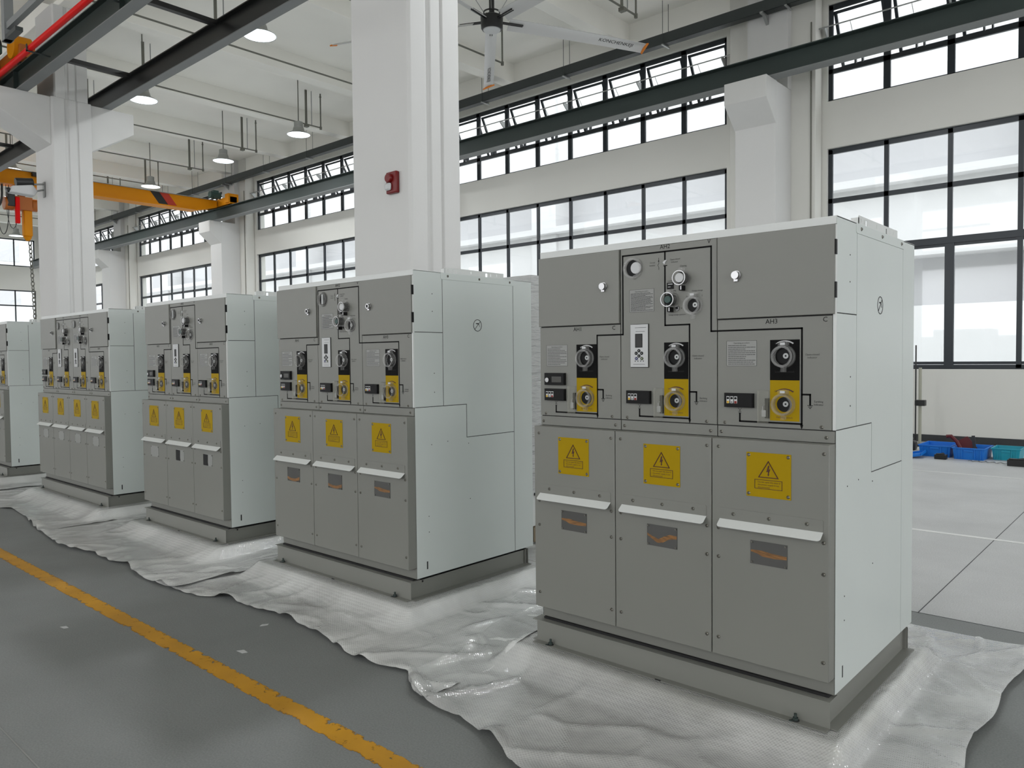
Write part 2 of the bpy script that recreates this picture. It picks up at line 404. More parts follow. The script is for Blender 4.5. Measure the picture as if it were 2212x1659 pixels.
def switch_plate(parent, m, y):
    b = MB(); x0, x1 = m + .239, m + .363
    b.rect(x0, x1, 1.388, 1.556, y, 0, .0015); b.rect(x0, x1, 1.219, 1.388, y, 1, .0015)
    yy = y - .0016; cx = m + .3005
    def arc(zc, mat):
        n = 9; rr = .064
        for i in range(n):
            a0 = R(125 - 70 * i / n); a1 = R(125 - 70 * (i + 1) / n); w = .0014 + .0016 * i / n
            b.add([(cx + math.cos(a0) * (rr - w), yy, zc + math.sin(a0) * (rr - w)), (cx + math.cos(a1) * (rr - w), yy, zc + math.sin(a1) * (rr - w)),
                   (cx + math.cos(a1) * (rr + w), yy, zc + math.sin(a1) * (rr + w)), (cx + math.cos(a0) * (rr + w), yy, zc + math.sin(a0) * (rr + w))], [(0, 1, 2, 3)], mat)
    arc(1.487, 2); arc(1.288, 3)
    for zc, mt in ((1.487, 4), (1.288, 3)):
        b.text('O', cx - .038, zc + .051, .011, yy, mt); b.text('I', cx + .038, zc + .051, .011, yy, mt)
        xx = cx - .056
        b.box(xx - .0006, xx + .0006, yy - .0004, yy, zc + .005, zc + .02, mt); b.box(xx - .005, xx + .005, yy - .0004, yy, zc + .008, zc + .0092, mt)
        b.tube([(xx, yy, zc + .004), (xx + .004, yy, zc - .004), (xx, yy, zc - .012), (xx, yy, zc - .022)], .0007, 4, mt)
    b.text('Load-break switch', cx, 1.420, .011, yy, 4); b.text('Earthing switch', cx, 1.2305, .011, yy, 3)
    return b.build('switch_plate', ['black', 'yellow', 'white_ink', 'dark_ink', 'ink'], parent)

def volt_box(parent, m, y, z0=1.270, z1=1.331):
    x0, x1 = m + .040, m + .170
    b = MB(); b.box(x0, x1, y - .016, y, z0, z1, 0); b.box(x0 + .003, x1 - .003, y - .018, y - .015, z0 + .003, z1 - .003, 0)
    yy = y - .018
    for i in range(3):
        x = x0 + .019 + i * .0175
        b.rect(x - .007, x + .007, z0 + .017, z0 + .047, yy, 1)
        b.cyl((x, yy, z0 + .039), (x, yy - .003, z0 + .039), .0052, 12, 0)
        b.cyl((x, yy, z0 + .022), (x, yy - .003, z0 + .022), .0055, 12, (2, 1, 3)[i]); b.cyl((x, yy - .003, z0 + .022), (x, yy - .0033, z0 + .022), .0025, 8, (3, 0, 0)[i])
    return b.build('voltage_indicator', ['blackplastic', 'white_plastic', 'yellow_ring', 'red_plastic'], parent, bevel=.001)

def fault_box(parent, m, y):
    x0, x1, z0, z1 = m + .040, m + .170, 1.350, 1.412
    b = MB(); b.box(x0, x1, y - .016, y, z0, z1, 0); b.box(x0 + .003, x1 - .003, y - .018, y - .015, z0 + .003, z1 - .003, 0)
    b.cyl((x0 + .022, y - .018, z0 + .026), (x0 + .022, y - .024, z0 + .026), .012, 18, 1); b.box(x0 + .013, x0 + .031, y - .026, y - .024, z0 + .024, z0 + .028, 2)
    b.rect(x0 + .05, x1 - .018, z0 + .014, z1 - .018, y - .018, 3)
    return b.build('fault_indicator', ['blackplastic', 'chrome', 'white_plastic', 'pane_dark'], parent, bevel=.001)

def lock_pocket(parent, m, y):
    x0, x1 = m + .189, m + .238
    b = MB(); b.box(x0, x1, y - .016, y - .013, 1.208, 1.345, 0); b.box(x0, x0 + .003, y - .013, y, 1.208, 1.345, 0); b.box(x0, x1, y - .013, y, 1.342, 1.346, 0)
    b.box(x0 + .031, x0 + .045, y - .010, y, 1.228, 1.312, 1)
    b.box(x0 + .018, x0 + .036, y - .012, y - .001, 1.234, 1.262, 2)
    b.tube([(x0 + .021, y - .006, 1.262), (x0 + .021, y - .006, 1.276), (x0 + .027, y - .006, 1.281), (x0 + .033, y - .006, 1.276), (x0 + .033, y - .006, 1.262)], .0018, 6, 3)
    return b.build('padlock_pocket', ['clear2', 'blackplastic', 'galv', 'chrome'], parent)

def cap_symbol(b, x, z, y):
    b.tube([(x - .008, y, z + .009), (x, y, z + .001), (x + .008, y, z + .009)], .0009, 4)
    b.box(x - .007, x + .007, y - .0006, y, z - .006, z - .0045); b.box(x - .007, x + .007, y - .0006, y, z - .0125, z - .011)
    b.box(x - .0009, x + .0009, y - .0006, y, z - .0045, z + .002)

def module_common(p, m, y, main, name, first, seed):
    """everything below z=1.65 on a control panel"""
    switch_plate(p, m, y)
    knob_cover(p, m + .3005, 1.487, y - .0015); knob_cover(p, m + .3005, 1.288, y - .0015)
    volt_box(p, m, y); lock_pocket(p, m, y)
    if first: fault_box(p, m, y)
    def ex(b):
        arrow_down(b, main, 1.197, y)
        earth_sym(b, main + .034, 1.287, y)
        cap_symbol(b, m + .105, 1.257, y)
    mimic(p, [(main + .001, 1.331, main + .034, 1.331), (main + .034, 1.331, main + .034, 1.290), (m + .105, 1.243, m + .105, 1.210), (m + .105, 1.210, main, 1.210)], y, ex)
    b = MB(); yy = y - .0005
    b.text('Open-closed', main + .042, 1.490, .011, yy, 0); b.text('indicator', main + .042, 1.478, .011, yy, 0)
    b.text('Earthing', main + .068, 1.300, .011, yy, 0); b.text('indicator', main + .068, 1.288, .011, yy, 0)
    b.build('lettering', ['ink'], p)
    for sx in (.035, .452): screw(m + sx, y, 1.201, p)

def panel_poly(parent, pts, name, mat, y0, y1):
    b = MB(); b.prism(pts, 'y', y0, y1); return b.build(name, [mat], parent, bevel=.0015)

def door_lock(parent, x, z, y, kind=0):
    b = MB(); b.cyl((x, y, z), (x, y - .004, z), .020, 22, 0); b.cyl((x, y - .004, z), (x, y - .020, z), .017, 22, 0, r2=.0165)
    if kind == 1: b.box(x - .004, x + .004, y - .024, y - .019, z - .009, z + .009, 1)
    b.box(x - .009, x + .009, y - .010, y, z - .026, z - .016, 0)
    return b.build('door_lock', ['chrome', 'blackplastic'], parent)

def instrument_door(t, x0, x1, lockx, hinge, lk):
    b = MB(); b.box(x0, x1, -.022, -.002, 1.653, 2.006)
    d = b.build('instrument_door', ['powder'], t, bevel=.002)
    door_lock(d, lockx, 1.836, -.022, lk)
    if hinge:
        for (a, c) in ((1.888, 1.947), (1.717, 1.780)):
            h = MB(); h.box(x1 - .002, x1 + .0055, -.020, -.004, a, c); h.build('hinge', ['blackplastic'], d)
    return d

def middle_upper(p, m, y, plate_lbl, lk):
    yy = y - .0006
    # round sight glass
    b = MB(); x, z = m + .072 + .004, 1.911
    b.ring((x, y, z), (0, -1, 0), .052, .040, 0, .016, 32, 0); b.ring((x, y, z), (0, -1, 0), .046, .038, .014, .022, 32, 0)
    b.cyl((x, y + .001, z), (x, y - .002, z), .040, 32, 1)
    if lk == 0: b.cyl((x + .016, y - .002, z), (x + .016, y - .010, z), .027, 28, 2)
    else: b.box(x - .006, x + .012, y - .012, y - .002, z - .034, z + .034, 2)
    b.build('sight_glass', ['clear', 'blackplastic', 'galv' if lk else 'white_plastic'], p)
    op_label(p, m + .052, m + .186, 1.703, 1.809, y, 15, 5)
    # controller
    b = MB(); x0, x1, z0, z1 = m + .060, m + .157, 1.442, 1.645
    b.box(x0 - .001, x1 + .001, y - .004, y, z0 - .001, z1 + .001, 1); b.box(x0 + .001, x1 - .001, y - .008, y - .003, z0 + .001, z1 - .001, 0)
    fy = y - .008
    b.rect(x0 + .027, x0 + .067, z0 + .093, z0 + .158, fy, 1); b.rect(x0 + .030, x0 + .064, z0 + .096, z0 + .155, fy - .0008, 7, .0004)
    for dx, dz, mt in ((.048, .078, 1), (.033, .066, 1), (.063, .066, 1), (.048, .053, 1), (.034, .041, 4), (.064, .041, 5)):
        b.cyl((x0 + dx, fy, z0 + dz), (x0 + dx, fy - .0025, z0 + dz), .0078, 14, mt); b.cyl((x0 + dx, fy - .0025, z0 + dz), (x0 + dx, fy - .003, z0 + dz), .0022, 6, 0)
    for k in range(4): b.cyl((x0 + .027 + .015 * k, fy, z0 + .029), (x0 + .027 + .015 * k, fy - .001, z0 + .029), .0026, 8, 1)
    for (a, c, e) in ((.026, .088, .186), (.03, .08, .168), (.016, .08, .013)): b.rect(x0 + a, x0 + c, z0 + e, z0 + e + .0016, fy, 6, .0004)
    b.build('protection_relay', ['white_plastic', 'blackplastic', 'chrome', 'pane_dark', 'blue_btn', 'green_btn', 'ink', 'screwdark'], p, bevel=.0012)
    # push buttons under clear covers
    for (kx, kz, big) in ((m + .340, 1.844, 1), (m + .280, 1.750, 0)):
        b = MB(); b.ring((kx, y, kz), (0, -1, 0), .033, .027, 0, .045, 28, 0); b.ring((kx, y, kz), (0, -1, 0), .037, .027, 0, .006, 28, 0)
        b.cyl((kx, y, kz), (kx, y - .030, kz), .026, 24, 1); b.cyl((kx, y - .030, kz), (kx, y - .042, kz), .021 if big else .016, 22, 2 if big else 3)
        b.ring((kx, y, kz), (0, -1, 0), .033, .030, .044, .047, 28, 4)
        b.box(kx - .008, kx + .008, y - .03, y, kz - .056, kz - .034, 1); b.box(kx + .002, kx + .006, y - .034, y - .03, kz - .053, kz - .037, 4)
        b.box(kx - .006, kx + .012, y - .035, y - .01, kz + .033, kz + .045, 0)
        b.build('push_button', ['clear', 'blackplastic', 'white_plastic', 'green_motor', 'chrome'], p)
    knob_cover(p, m + .392, 1.719, y, r=.040, depth=.030)
    b = MB(); b.box(m + .256, m + .289, y - .004, y, 1.800, 1.829, 0); b.rect(m + .262, m + .286, 1.820, 1.824, y - .004, 1); b.rect(m + .262, m + .275, 1.808, 1.811, y - .004, 1)
    b.build('counter', ['blackplastic', 'white_ink'], p)
    b = MB(); b.cyl((m + .308, y, 1.711), (m + .308, y - .005, 1.711), .0115, 18, 0); b.cyl((m + .308, y - .005, 1.711), (m + .308, y - .006, 1.711), .006, 12, 1); b.build('indicator_lamp', ['pane_dark', 'blackplastic'], p)
    b = MB(); b.prism([(m + .234, 1.925), (m + .245, 1.934), (m + .258, 1.934), (m + .247, 1.925), (m + .245, 1.917), (m + .240, 1.917)], 'y', y - .004, y, 0)
    b.rect(m + .236, m + .256, 1.907, 1.911, y, 1); b.build('position_indicator', ['white_plastic', 'black'], p)
    b = MB()
    for s_, x, z, sz in (('Open-closed', m + .296, 1.931, .010), ('indicator', m + .294, 1.919, .010), ('Circuit', m + .178, 1.925, .010), ('breaker', m + .178, 1.912, .010),
                         ('Closing', m + .338, 1.897, .011), ('Energy storage', m + .408, 1.782, .009), ('Counter', m + .272, 1.834, .009), ('Opening', m + .285, 1.789, .009),
                         ('Energy storage operation', m + .306, 1.679, .0085), ('O', m + .357, 1.755, .013), ('I', m + .431, 1.757, .013), ('R', m + .329, 1.706, .010)):
        b.text(s_, x, z, sz, yy, 0)
    xx = m + .211
    b.box(xx - .0008, xx + .0008, yy, yy + .0004, 1.925, 1.948); b.prism([(xx - .004, 1.930), (xx + .004, 1.930), (xx, 1.940)], 'y', yy, yy + .0004)
    b.tube([(xx + .002, yy, 1.924), (xx - .004, yy, 1.914), (xx + .001, yy, 1.904), (xx + .001, yy, 1.893)], .0008, 4)
    b.build('lettering', ['ink'], p)

def warning_sign(parent, x, y):
    """x = sign left; 190 x 186 mm"""
    b = MB(); z0, z1 = .902, 1.088; x1 = x + .190
    b.box(x, x1, y - .0022, y, z0, z1, 0)
    yy = y - .0024; cx = x + .095
    def stroke(pts, w, closed=True):
        n = len(pts)
        for i in range(n if closed else n - 1):
            a = Vector(pts[i]); c = Vector(pts[(i + 1) % n]); b.cyl((a.x, yy, a.y), (c.x, yy, c.y), w, 4, 1); b.cyl((a.x, yy + .0004, a.y), (a.x, yy - w * .5, a.y), w, 8, 1)
    stroke([(cx, 1.053), (cx + .041, .986), (cx - .041, .986)], .0023)
    b.prism([(cx - .001, 1.036), (cx + .005, 1.036), (cx + .002, 1.019), (cx + .009, 1.023), (cx + .003, 1.006), (cx + .002, 1.000), (cx + .005, 1.000), (cx, .992), (cx - .004, 1.000), (cx - .0015, 1.000), (cx - .002, 1.011), (cx - .009, 1.007)], 'y', yy - .0006, yy, 1)
    c = [(cx - .058, .975), (cx + .058, .975), (cx + .058, .938), (cx - .058, .938)]
    stroke(c, .0014)
    for i, s_ in enumerate(WARN): b.text(s_, cx - .045, .963 - i * .0108, .0095, yy - .0003, 1, center=False)
    for (a, c) in ((x + .010, z1 - .012), (x1 - .012, z1 - .012), (x + .010, z0 + .012), (x1 - .012, z0 + .012)):
        b.cyl((a, y - .002, c), (a, y - .006, c), .0075, 12, 2, r2=.004); b.box(a - .003, a + .003, y - .0066, y - .0055, c - .0008, c + .0008, 3)
    return b.build('warning_sign', ['yellow', 'dark_ink', 'screw', 'screwdark'], parent)

def inspection_window(parent, x, y, style):
    z0, z1 = .618, .716; x1 = x + .157
    b = MB(); b.box(x, x1, y - .0025, y, z0, z1, 0); yy = y - .0027
    if style == 'band': b.prism([(x + .002, .676), (x + .05, .678), (x + .09, .672), (x1 - .002, .668), (x1 - .002, .655), (x + .1, .651), (x + .05, .654), (x + .03, .663), (x + .002, .668)], 'y', yy - .0003, yy, 1)
    elif style == 'vee': b.prism([(x + .002, .674), (x + .03, .662), (x + .06, .652), (x + .09, .668), (x + .12, .680), (x1 - .002, .678), (x1 - .002, .664), (x + .115, .658), (x + .085, .640), (x + .055, .634), (x + .03, .648), (x + .002, .664)], 'y', yy - .0003, yy, 1)
    elif style == 'low': b.prism([(x + .002, .650), (x + .05, .640), (x + .1, .640), (x1 - .002, .655), (x1 - .002, .632), (x + .1, .620), (x + .05, .622), (x + .002, .632)], 'y', yy - .0003, yy, 1)
    elif style == 'half': b.prism([(x + .002, z1 - .002), (x + .085, z1 - .004), (x + .082, z0 + .03), (x + .088, z0 + .002), (x + .002, z0 + .002)], 'y', yy - .0003, yy, 2)
    for (a, c) in ((x + .007, z1 - .007), (x1 - .007, z1 - .007), (x + .007, z0 + .007), (x1 - .007, z0 + .007)): b.cyl((a, yy, c), (a, yy - .003, c), .0042, 10, 3)
    base = 'label' if style in ('plain', 'half') else 'pane_dark'
    return b.build('inspection_window', [base, 'orange_band', 'seam', 'screw'], parent)

def cable_door(t, x0, x1, m, style):
    b = MB(); b.box(x0, x1, YL, -.0005, .190, 1.137)
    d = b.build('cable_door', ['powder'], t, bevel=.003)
    warning_sign(d, m + .162, YL)
    xa = m + .040; xb = m + .480
    b = MB(); b.prism([(xa + .004, .790), (xb - .004, .790), (xb, .793), (xb, .834), (xb - .004, .838), (xa + .004, .838), (xa, .834)], 'y', YL - .002, YL, 1)
    n_ = Vector((0, -.0375, -.029)).normalized(); up = Vector((0, -.61, .79)); o_ = Vector((0, YL - .001, .790)); Ld = .047; rr = .014; pts = [(xa, 0)]
    for k_ in range(5): a_ = PI - PI / 2 * k_ / 4; pts.append((xa + rr + rr * math.cos(a_), Ld - rr + rr * math.sin(a_)))
    for k_ in range(5): a_ = PI / 2 - PI / 2 * k_ / 4; pts.append((xb - rr + rr * math.cos(a_), Ld - rr + rr * math.sin(a_)))
    pts.append((xb, 0)); vs_ = []
    for off in (0, -.002):
        for (px_, t_) in pts: q_ = o_ + n_ * t_ + up * off; vs_.append((px_, q_.y, q_.z))
    N_ = len(pts); b.add(vs_, [tuple(range(N_)), tuple(reversed(range(N_, 2 * N_)))] + [(i_, i_ + N_, (i_ + 1) % N_ + N_, (i_ + 1) % N_) for i_ in range(N_)], 0)
    l = b.build('drip_ledge', ['powder_light', 'powder'], d)  # sloping lip in the lighter coat stands in for light from above
    for k in range(3): screw(xa + .062 + .157 * k, YL - .002, .815, d)
    inspection_window(d, m + .180, YL, style)
    for sx in (m + .033, m + .482):
        for z in (1.101, .748, .622, .268): screw(max(x0 + .014, min(x1 - .016, sx)), YL, z, d)
    return d

def side_plates(t, W, sgn):
    """right-hand (sgn=1) or left-hand side cladding; y from the body front"""
    X = W if sgn > 0 else 0
    a, c = (X, X + .002) if sgn > 0 else (X - .002, X)
    def pl(pts, name='side_panel'):
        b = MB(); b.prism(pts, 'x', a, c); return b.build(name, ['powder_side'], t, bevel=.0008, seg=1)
    g = .0022
    pl([(-.004, 1.660), (.236, 1.660), (.236, 2.040), (-.004, 2.040)]); pl([(-.004, 1.192), (.236, 1.192), (.236, 1.656), (-.004, 1.656)])
    mp = pl([(.240, 1.192), (.445 + g, 1.192), (.445 + g, .974), (.915, .974), (.915, 1.998), (.240, 1.998)])
    lp = pl([(-.004, .122), (.915, .122), (.915, .970), (.445 - g, .970), (.445 - g, 1.188), (-.004, 1.188)])
    pl([(.919, .122), (1.115, .122), (1.115, 2.040), (.919, 2.040)])
    b = MB(); b.prism([(.224, 2.040), (.224, 2.004), (.232, 1.998), (.922, 1.998), (.922, 2.040)], 'x', c - sgn * 0 - .001, c + .002) if sgn > 0 else b.prism([(.224, 2.040), (.224, 2.004), (.922, 2.004), (.922, 2.040)], 'x', a - .002, a + .001)
    br = b.build('top_bracket', ['powder_side'], t, bevel=.0006, seg=1)
    if sgn > 0:
        for y in (.286, .577, .882): screw(c + .002, y, 2.020, br, (0, 0, PI / 2))
        b = MB(); b.box(c - .0005, c + .0006, .077, .087, .168, .217); b.build('vent_slot', ['seam'], lp)
        for y, z in ((.15, 1.9), (.15, 1.79), (.16, 1.40), (.16, 1.28)):
            s = MB(); s.cyl((c, y, z), (c + .0015, y, z), .003, 8); s.build('rivet', ['screwdark'], t)
        for y, z in ((.13, .98 - .03), (.27, .96), (.46, .93), (.10, .50), (.10, .40), (.47, .56)):
            s = MB(); s.cyl((c, y, z), (c + .0015, y, z), .003, 8); s.build('rivet', ['screwdark'], lp)
        # round "no lifting" mark
        b = MB(); cy, cz = .557, 1.712; xx = c
        b.ring((xx, cy, cz), (1, 0, 0), .040, .0365, 0, .0012, 36)
        b.tube([(xx + .0006, cy - .027, cz - .027), (xx + .0006, cy + .027, cz + .027)], .0016, 4)
        b.tube([(xx + .0006, cy - .016, cz + .012), (xx + .0006, cy + .014, cz + .008), (xx + .0006, cy + .020, cz - .010)], .0013, 4)
        b.box(xx, xx + .001, cy - .012, cy + .010, cz + .009, cz + .015)
        b.build('no_lifting_mark', ['ink'], mp)

def lifting_lug(t, W):
    for X, s in ((W - .002, 1), (.006, -1)):
        b = MB()
        # plate with slots: strips around the openings
        y0, y1, z0, z1 = .262, .822, 2.040, 2.076
        holes = [(.286, .292, 2.048, 2.066), (.330, .336, 2.046, 2.066), (.352, .372, 2.040, 2.066), (.500, .505, 2.048, 2.066), (.640, .660, 2.040, 2.066), (.690, .696, 2.046, 2.066), (.752, .757, 2.048, 2.066)]
        cur = y0
        for (h0, h1, a, c) in holes:
            b.box(X, X + .003, cur, h0, z0, z1); b.box(X, X + .003, h0, h1, c, z1)
            if a > z0: b.box(X, X + .003, h0, h1, z0, a)
            cur = h1
        b.box(X, X + .003, cur, y1, z0, z1)
        b.box(X - .03 * (s > 0), X + .003 + .03 * (s < 0), y0, y0 + .003, z0, z1 - .008)
        b.build('lifting_lug', ['powder_light'], t)

def make_cabinet(n, label, group, lk, styles):
    W = n * MW
    t = empty('switchgear_cabinet', label=label, cat='electrical cabinet', group=group)
    b = MB(); b.box(.001, W - .001, .0, 1.113, .122, 2.036); body = b.build('body', ['inner'], t)
    b = MB(); b.box(-.002, W + .002, -.004, 1.115, 2.036, 2.041); b.build('top_cover', ['powder_light'], t)
    b = MB(); b.box(0, W, -.006, .002, 2.0085, 2.040); b.build('top_fascia', ['powder_light'], t, bevel=.001)
    b = MB(); b.box(0, W, 1.111, 1.116, .131, 2.036); b.build('rear_panel', ['powder_side'], t)
    b = MB(); b.box(.006, W - .001, -.008, .002, .1225, .189); b.build('kick_strip', ['powder'], t, bevel=.001)
    b = MB(); b.box(W - .0105, W + .0015, -.012, .002, 1.190, 2.006); b.build('corner_post', ['powder_light'], t, bevel=.002)
    side_plates(t, W, 1); side_plates(t, W, -1); lifting_lug(t, W)
    y = YU
    # shoulder strips over the doors
    for k in range(n):
        x0, x1 = k * MW + .002, (k + 1) * MW - .002
        b = MB(); b.box(x0, x1, y + .002, .002, 1.139, 1.186); s = b.build('shoulder_strip', ['powder'], t, bevel=.001)
        for sx in (.018, .470): screw(k * MW + sx, y + .002, 1.160, s)
    mids = [k for k in range(n) if 0 < k < n - 1]
    for k in range(n):
        m = k * MW; x0, x1 = m + .002, m + MW - .002
        if k == n - 1: x1 = m + MW - .012
        main = m + .366 + .003 * min(k, 2)
        nm = 'AH%d' % (k + 1)
        if k in mids:
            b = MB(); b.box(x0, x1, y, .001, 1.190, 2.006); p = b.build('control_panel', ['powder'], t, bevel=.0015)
            module_common(p, m, y, main, nm, False, k)
            middle_upper(p, m, y, nm, lk)
            segs = [(m + .244, 1.972, m + .244, 1.937), (m + .244, 1.904, m + .244, 1.635), (m + .244, 1.635, main, 1.635), (main, 1.635, main, 1.199)]
            lo = m + .014 if k == mids[0] else m + .004
            hi = m + .475 if k == mids[-1] else m + .500
            segs.append((lo, 1.974, hi, 1.974))
            if k == mids[0]: segs += [(lo, 1.974, lo, 1.599), (m + .004, 1.599, lo, 1.599)]
            if k == mids[-1]: segs += [(hi, 1.974, hi, 1.601), (hi, 1.601, m + .500, 1.601)]
            mimic(p, segs, y)
            b = MB(); b.text(nm, m + .244, 1.987, .028, y - .0006); b.build('panel_name', ['black'], p); b = MB(); b.text('V', m + .465, 1.988, .026, y - .0006); b.build('phase_letter', ['black'], p)
        else:
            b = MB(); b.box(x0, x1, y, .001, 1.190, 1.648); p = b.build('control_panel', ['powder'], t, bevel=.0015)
            module_common(p, m, y, main, nm, k == 0, k)
            op_label(p, m + .044, m + .181, 1.448, 1.556, y, 11, 9 + k)
            if k == 0: segs = [(main, 1.199, main, 1.599), (main, 1.599, m + .500, 1.599)]
            else: segs = [(m + .004, 1.601, main, 1.601), (main, 1.601, main, 1.199)]
            mimic(p, segs, y)
            b = MB(); b.text(nm, m + .244, 1.624, .028, y - .0006); b.build('panel_name', ['black'], p); b = MB(); b.text('C', m + .464, 1.624, .028, y - .0006); b.build('phase_letter', ['black'], p)
            instrument_door(t, m + (.0 if k == 0 else .004), m + MW - (.004 if k == 0 else .002), (m + .413) if k == 0 else (m + .094), k == n - 1, lk)
    for k in range(n):
        m = k * MW
        cable_door(t, m + (.003 if k == 0 else .0035), m + MW - (.001 if k == n - 1 else .0005), m, styles[k])
    # plinth: folded channel
    b = MB()
    b.box(.018, W - .018, -.020, 1.05, .104, .122, 1)
    prof = [(-.050, 0), (-.092, 0), (-.092, .004), (-.054, .004), (-.054, .107), (.02, .107), (.02, .111), (-.058, .111), (-.058, .105), (-.050, .101)]
    b.prism([(-.095, 0), (-.095, .004), (-.056, .004), (-.056, .106), (-.060, .106), (-.060, .111), (.03, .111), (.03, .106), (-.052, .106), (-.052, 0)], 'x', 0, W, 0)
    b.box(-.030, 0, -.058, .03, .107, .111, 0)
    for X, s in ((W, 1), (0, -1)):
        a, c = (X - .022, X - .018) if s > 0 else (X + .018, X + .022)
        b.box(a, c, -.052, 1.06, .004, .110, 0)
        if s > 0: b.box(a, X + .030, -.052, 1.06, 0, .004, 0)
        else: b.box(X - .03, c, -.052, 1.06, 0, .004, 0)
    b.box(W - .022, W - .002, 1.035, 1.04, .004, .110, 0); b.box(0, W, 1.056, 1.06, 0, .110, 0)
    pl = b.build('plinth', ['powder', 'seam'], t)
    for bx in (.105, W - .13):
        b = MB(); b.cyl((bx, -.076, .004), (bx, -.076, .007), .016, 16, 0); b.cyl((bx, -.076, .007), (bx, -.076, .018), .0115, 6, 1); b.cyl((bx, -.076, .018), (bx, -.076, .034), .006, 10, 1)
        b.box(bx - .02, bx - .006, -.094, -.084, .004, .008, 1)
        b.build('foot_bolt', ['screwdark', 'rail'], pl)
    b = MB(); b.box(W / 2 - .02, W / 2 + .01, -.0955, -.090, .002, .0055); b.build('flange_notch', ['seam'], pl)
    b = MB(); b.box(W - .019, W - .0165, .05, .062, .088, .1); b.build('plinth_hole', ['seam'], pl)
    return t

ZP = .10
YF = 3.125
CABX = [-2.568, -5.094, -7.384, -10.303, -13.16]
g1 = 'switchgear cabinets in a row'
cab1 = make_cabinet(3, 'grey three-door switchgear cabinet nearest the camera, beside the right-hand open floor', g1, 0, ['band', 'vee', 'band'])
cab2 = make_cabinet(3, 'grey three-door switchgear cabinet standing second in the row, with a crossed-out mark on its side', g1, 1, ['low', 'low', 'band'])
cab3 = copy_tree(cab2); cab3['label'] = 'grey three-door switchgear cabinet third in the row, two lower windows half black'
cab4 = make_cabinet(4, 'wide four-door switchgear cabinet, the only one with four yellow signs', g1, 1, ['plain', 'plain', 'plain', 'plain'])
cab5 = copy_tree(cab2); cab5['label'] = 'switchgear cabinet cut by the left edge of the photo, furthest along the row'
for c, x in zip((cab1, cab2, cab3, cab4, cab5), CABX): c.location = (x, YF, ZP)
# the third cabinet's inspection windows differ
def swap_windows(cab, styles):
    k = 0
    for d in sorted([c for c in cab.children if c.name.startswith('cable_door')], key=lambda o: min(v.co.x for v in o.data.vertices)):
        for w in [c for c in d.children if c.name.startswith('inspection_window')]:
            bpy.data.objects.remove(w)
        inspection_window(d, k * MW + .180, YL, styles[k]); k += 1
swap_windows(cab3, ['plain', 'half', 'half']); swap_windows(cab5, ['plain', 'plain', 'plain'])

# ------------------------------------------------------------------ foam pads and bubble wrap
pads = [(-2.66, -.985), (-5.19, -3.46), (-7.47, -5.75), (-10.40, -8.16), (-13.30, -11.50)]
names = ['nearest', 'second', 'third', 'four-door', 'left-edge']
for (a, c), nm in zip(pads, names):
    b = MB(); b.box(a, c, 2.955, 4.27, .004, ZP - .006)
    o = b.build('foam_pad', ['foam'], None, bevel=.02)
    tag(o, 'cream foam pad under the %s cabinet, beneath the bubble wrap' % nm, 'foam pad', 'foam pads under the cabinets')

FRONT = [(-16, 2.5), (-12, 2.52), (-9.75, 2.49), (-9.59, 2.56), (-8.99, 2.51), (-8.27, 2.40), (-7.83, 2.35), (-7.34, 2.30), (-6.99, 2.34), (-6.86, 2.38), (-6.40, 2.37), (-6.21, 2.43), (-5.91, 2.35), (-5.65, 2.34),
         (-5.25, 2.37), (-5.01, 2.40), (-4.86, 2.48), (-4.63, 2.51), (-4.47, 2.50), (-4.28, 2.54), (-4.0, 2.53), (-3.8, 2.52), (-3.5, 2.47), (-3.27, 2.43), (-3.08, 2.46), (-2.95, 2.50), (-2.85, 2.42), (-2.75, 2.36),
         (-2.61, 2.32), (-2.38, 2.31), (-2.28, 2.29), (-2.15, 2.25), (-1.95, 2.17), (-1.5, 2.12), (-1.0, 2.10), (-.60, 2.2), (0, 2.3)]
def lerp_tab(tab, x):
    for (x0, y0), (x1, y1) in zip(tab, tab[1:]):
        if x0 <= x <= x1: return y0 + (y1 - y0) * (x - x0) / (x1 - x0)
    return tab[0][1] if x < tab[0][0] else tab[-1][1]
def sm(a, b_, x):
    t = max(0, min(1, (x - a) / (b_ - a))); return t * t * (3 - 2 * t)
def pad_h(x, y, wf=.20, ws=.07):
    h = 0
    for (a, c) in pads:
        dr = lambda d, w_: (max(0.0, 1 - d / w_)) ** 1.35 if d > 0 else 1.0
        fx = dr(max(a - x, x - c), ws); fy = dr(max(2.955 - y, y - 4.27), wf)
        h = max(h, fx * fy)
    return h * (ZP - .002)
def under_plinth(x, y):
    for cx_, n in zip(CABX, (3, 3, 3, 4, 3)):
        if cx_ - .06 < x < cx_ + n * MW + .06 and 3.0 < y < 4.24: return True
    return False
def wrap_h(x, y, lift, seed, amp):
    base = pad_h(x, y)
    on_pad = base / ZP
    w = noise.noise(Vector((x * 1.3 + seed, y * 2.6, 0))) * .5 + .5
    ridge = abs(noise.noise(Vector((x * 2.2 - y * 1.6 + seed * 3, y * 1.2 + x * .6, 1.7))))
    ridge = max(0, 1 - ridge * 5.5) ** 2
    ridge2 = max(0, 1 - abs(noise.noise(Vector((x * 3.4 + y * 2.1, y * 3.0 - x * 1.3 + seed, 5.2)))) * 6) ** 2
    fine = noise.noise(Vector((x * 14, y * 14, seed))) * .5 + .5
    h = lift + .004 + (.012 * w + .011 * ridge + .006 * ridge2 + .003 * fine) * amp * (1 - .90 * on_pad)
    if under_plinth(x, y): return base
    return base + h * (1 - .75 * on_pad)

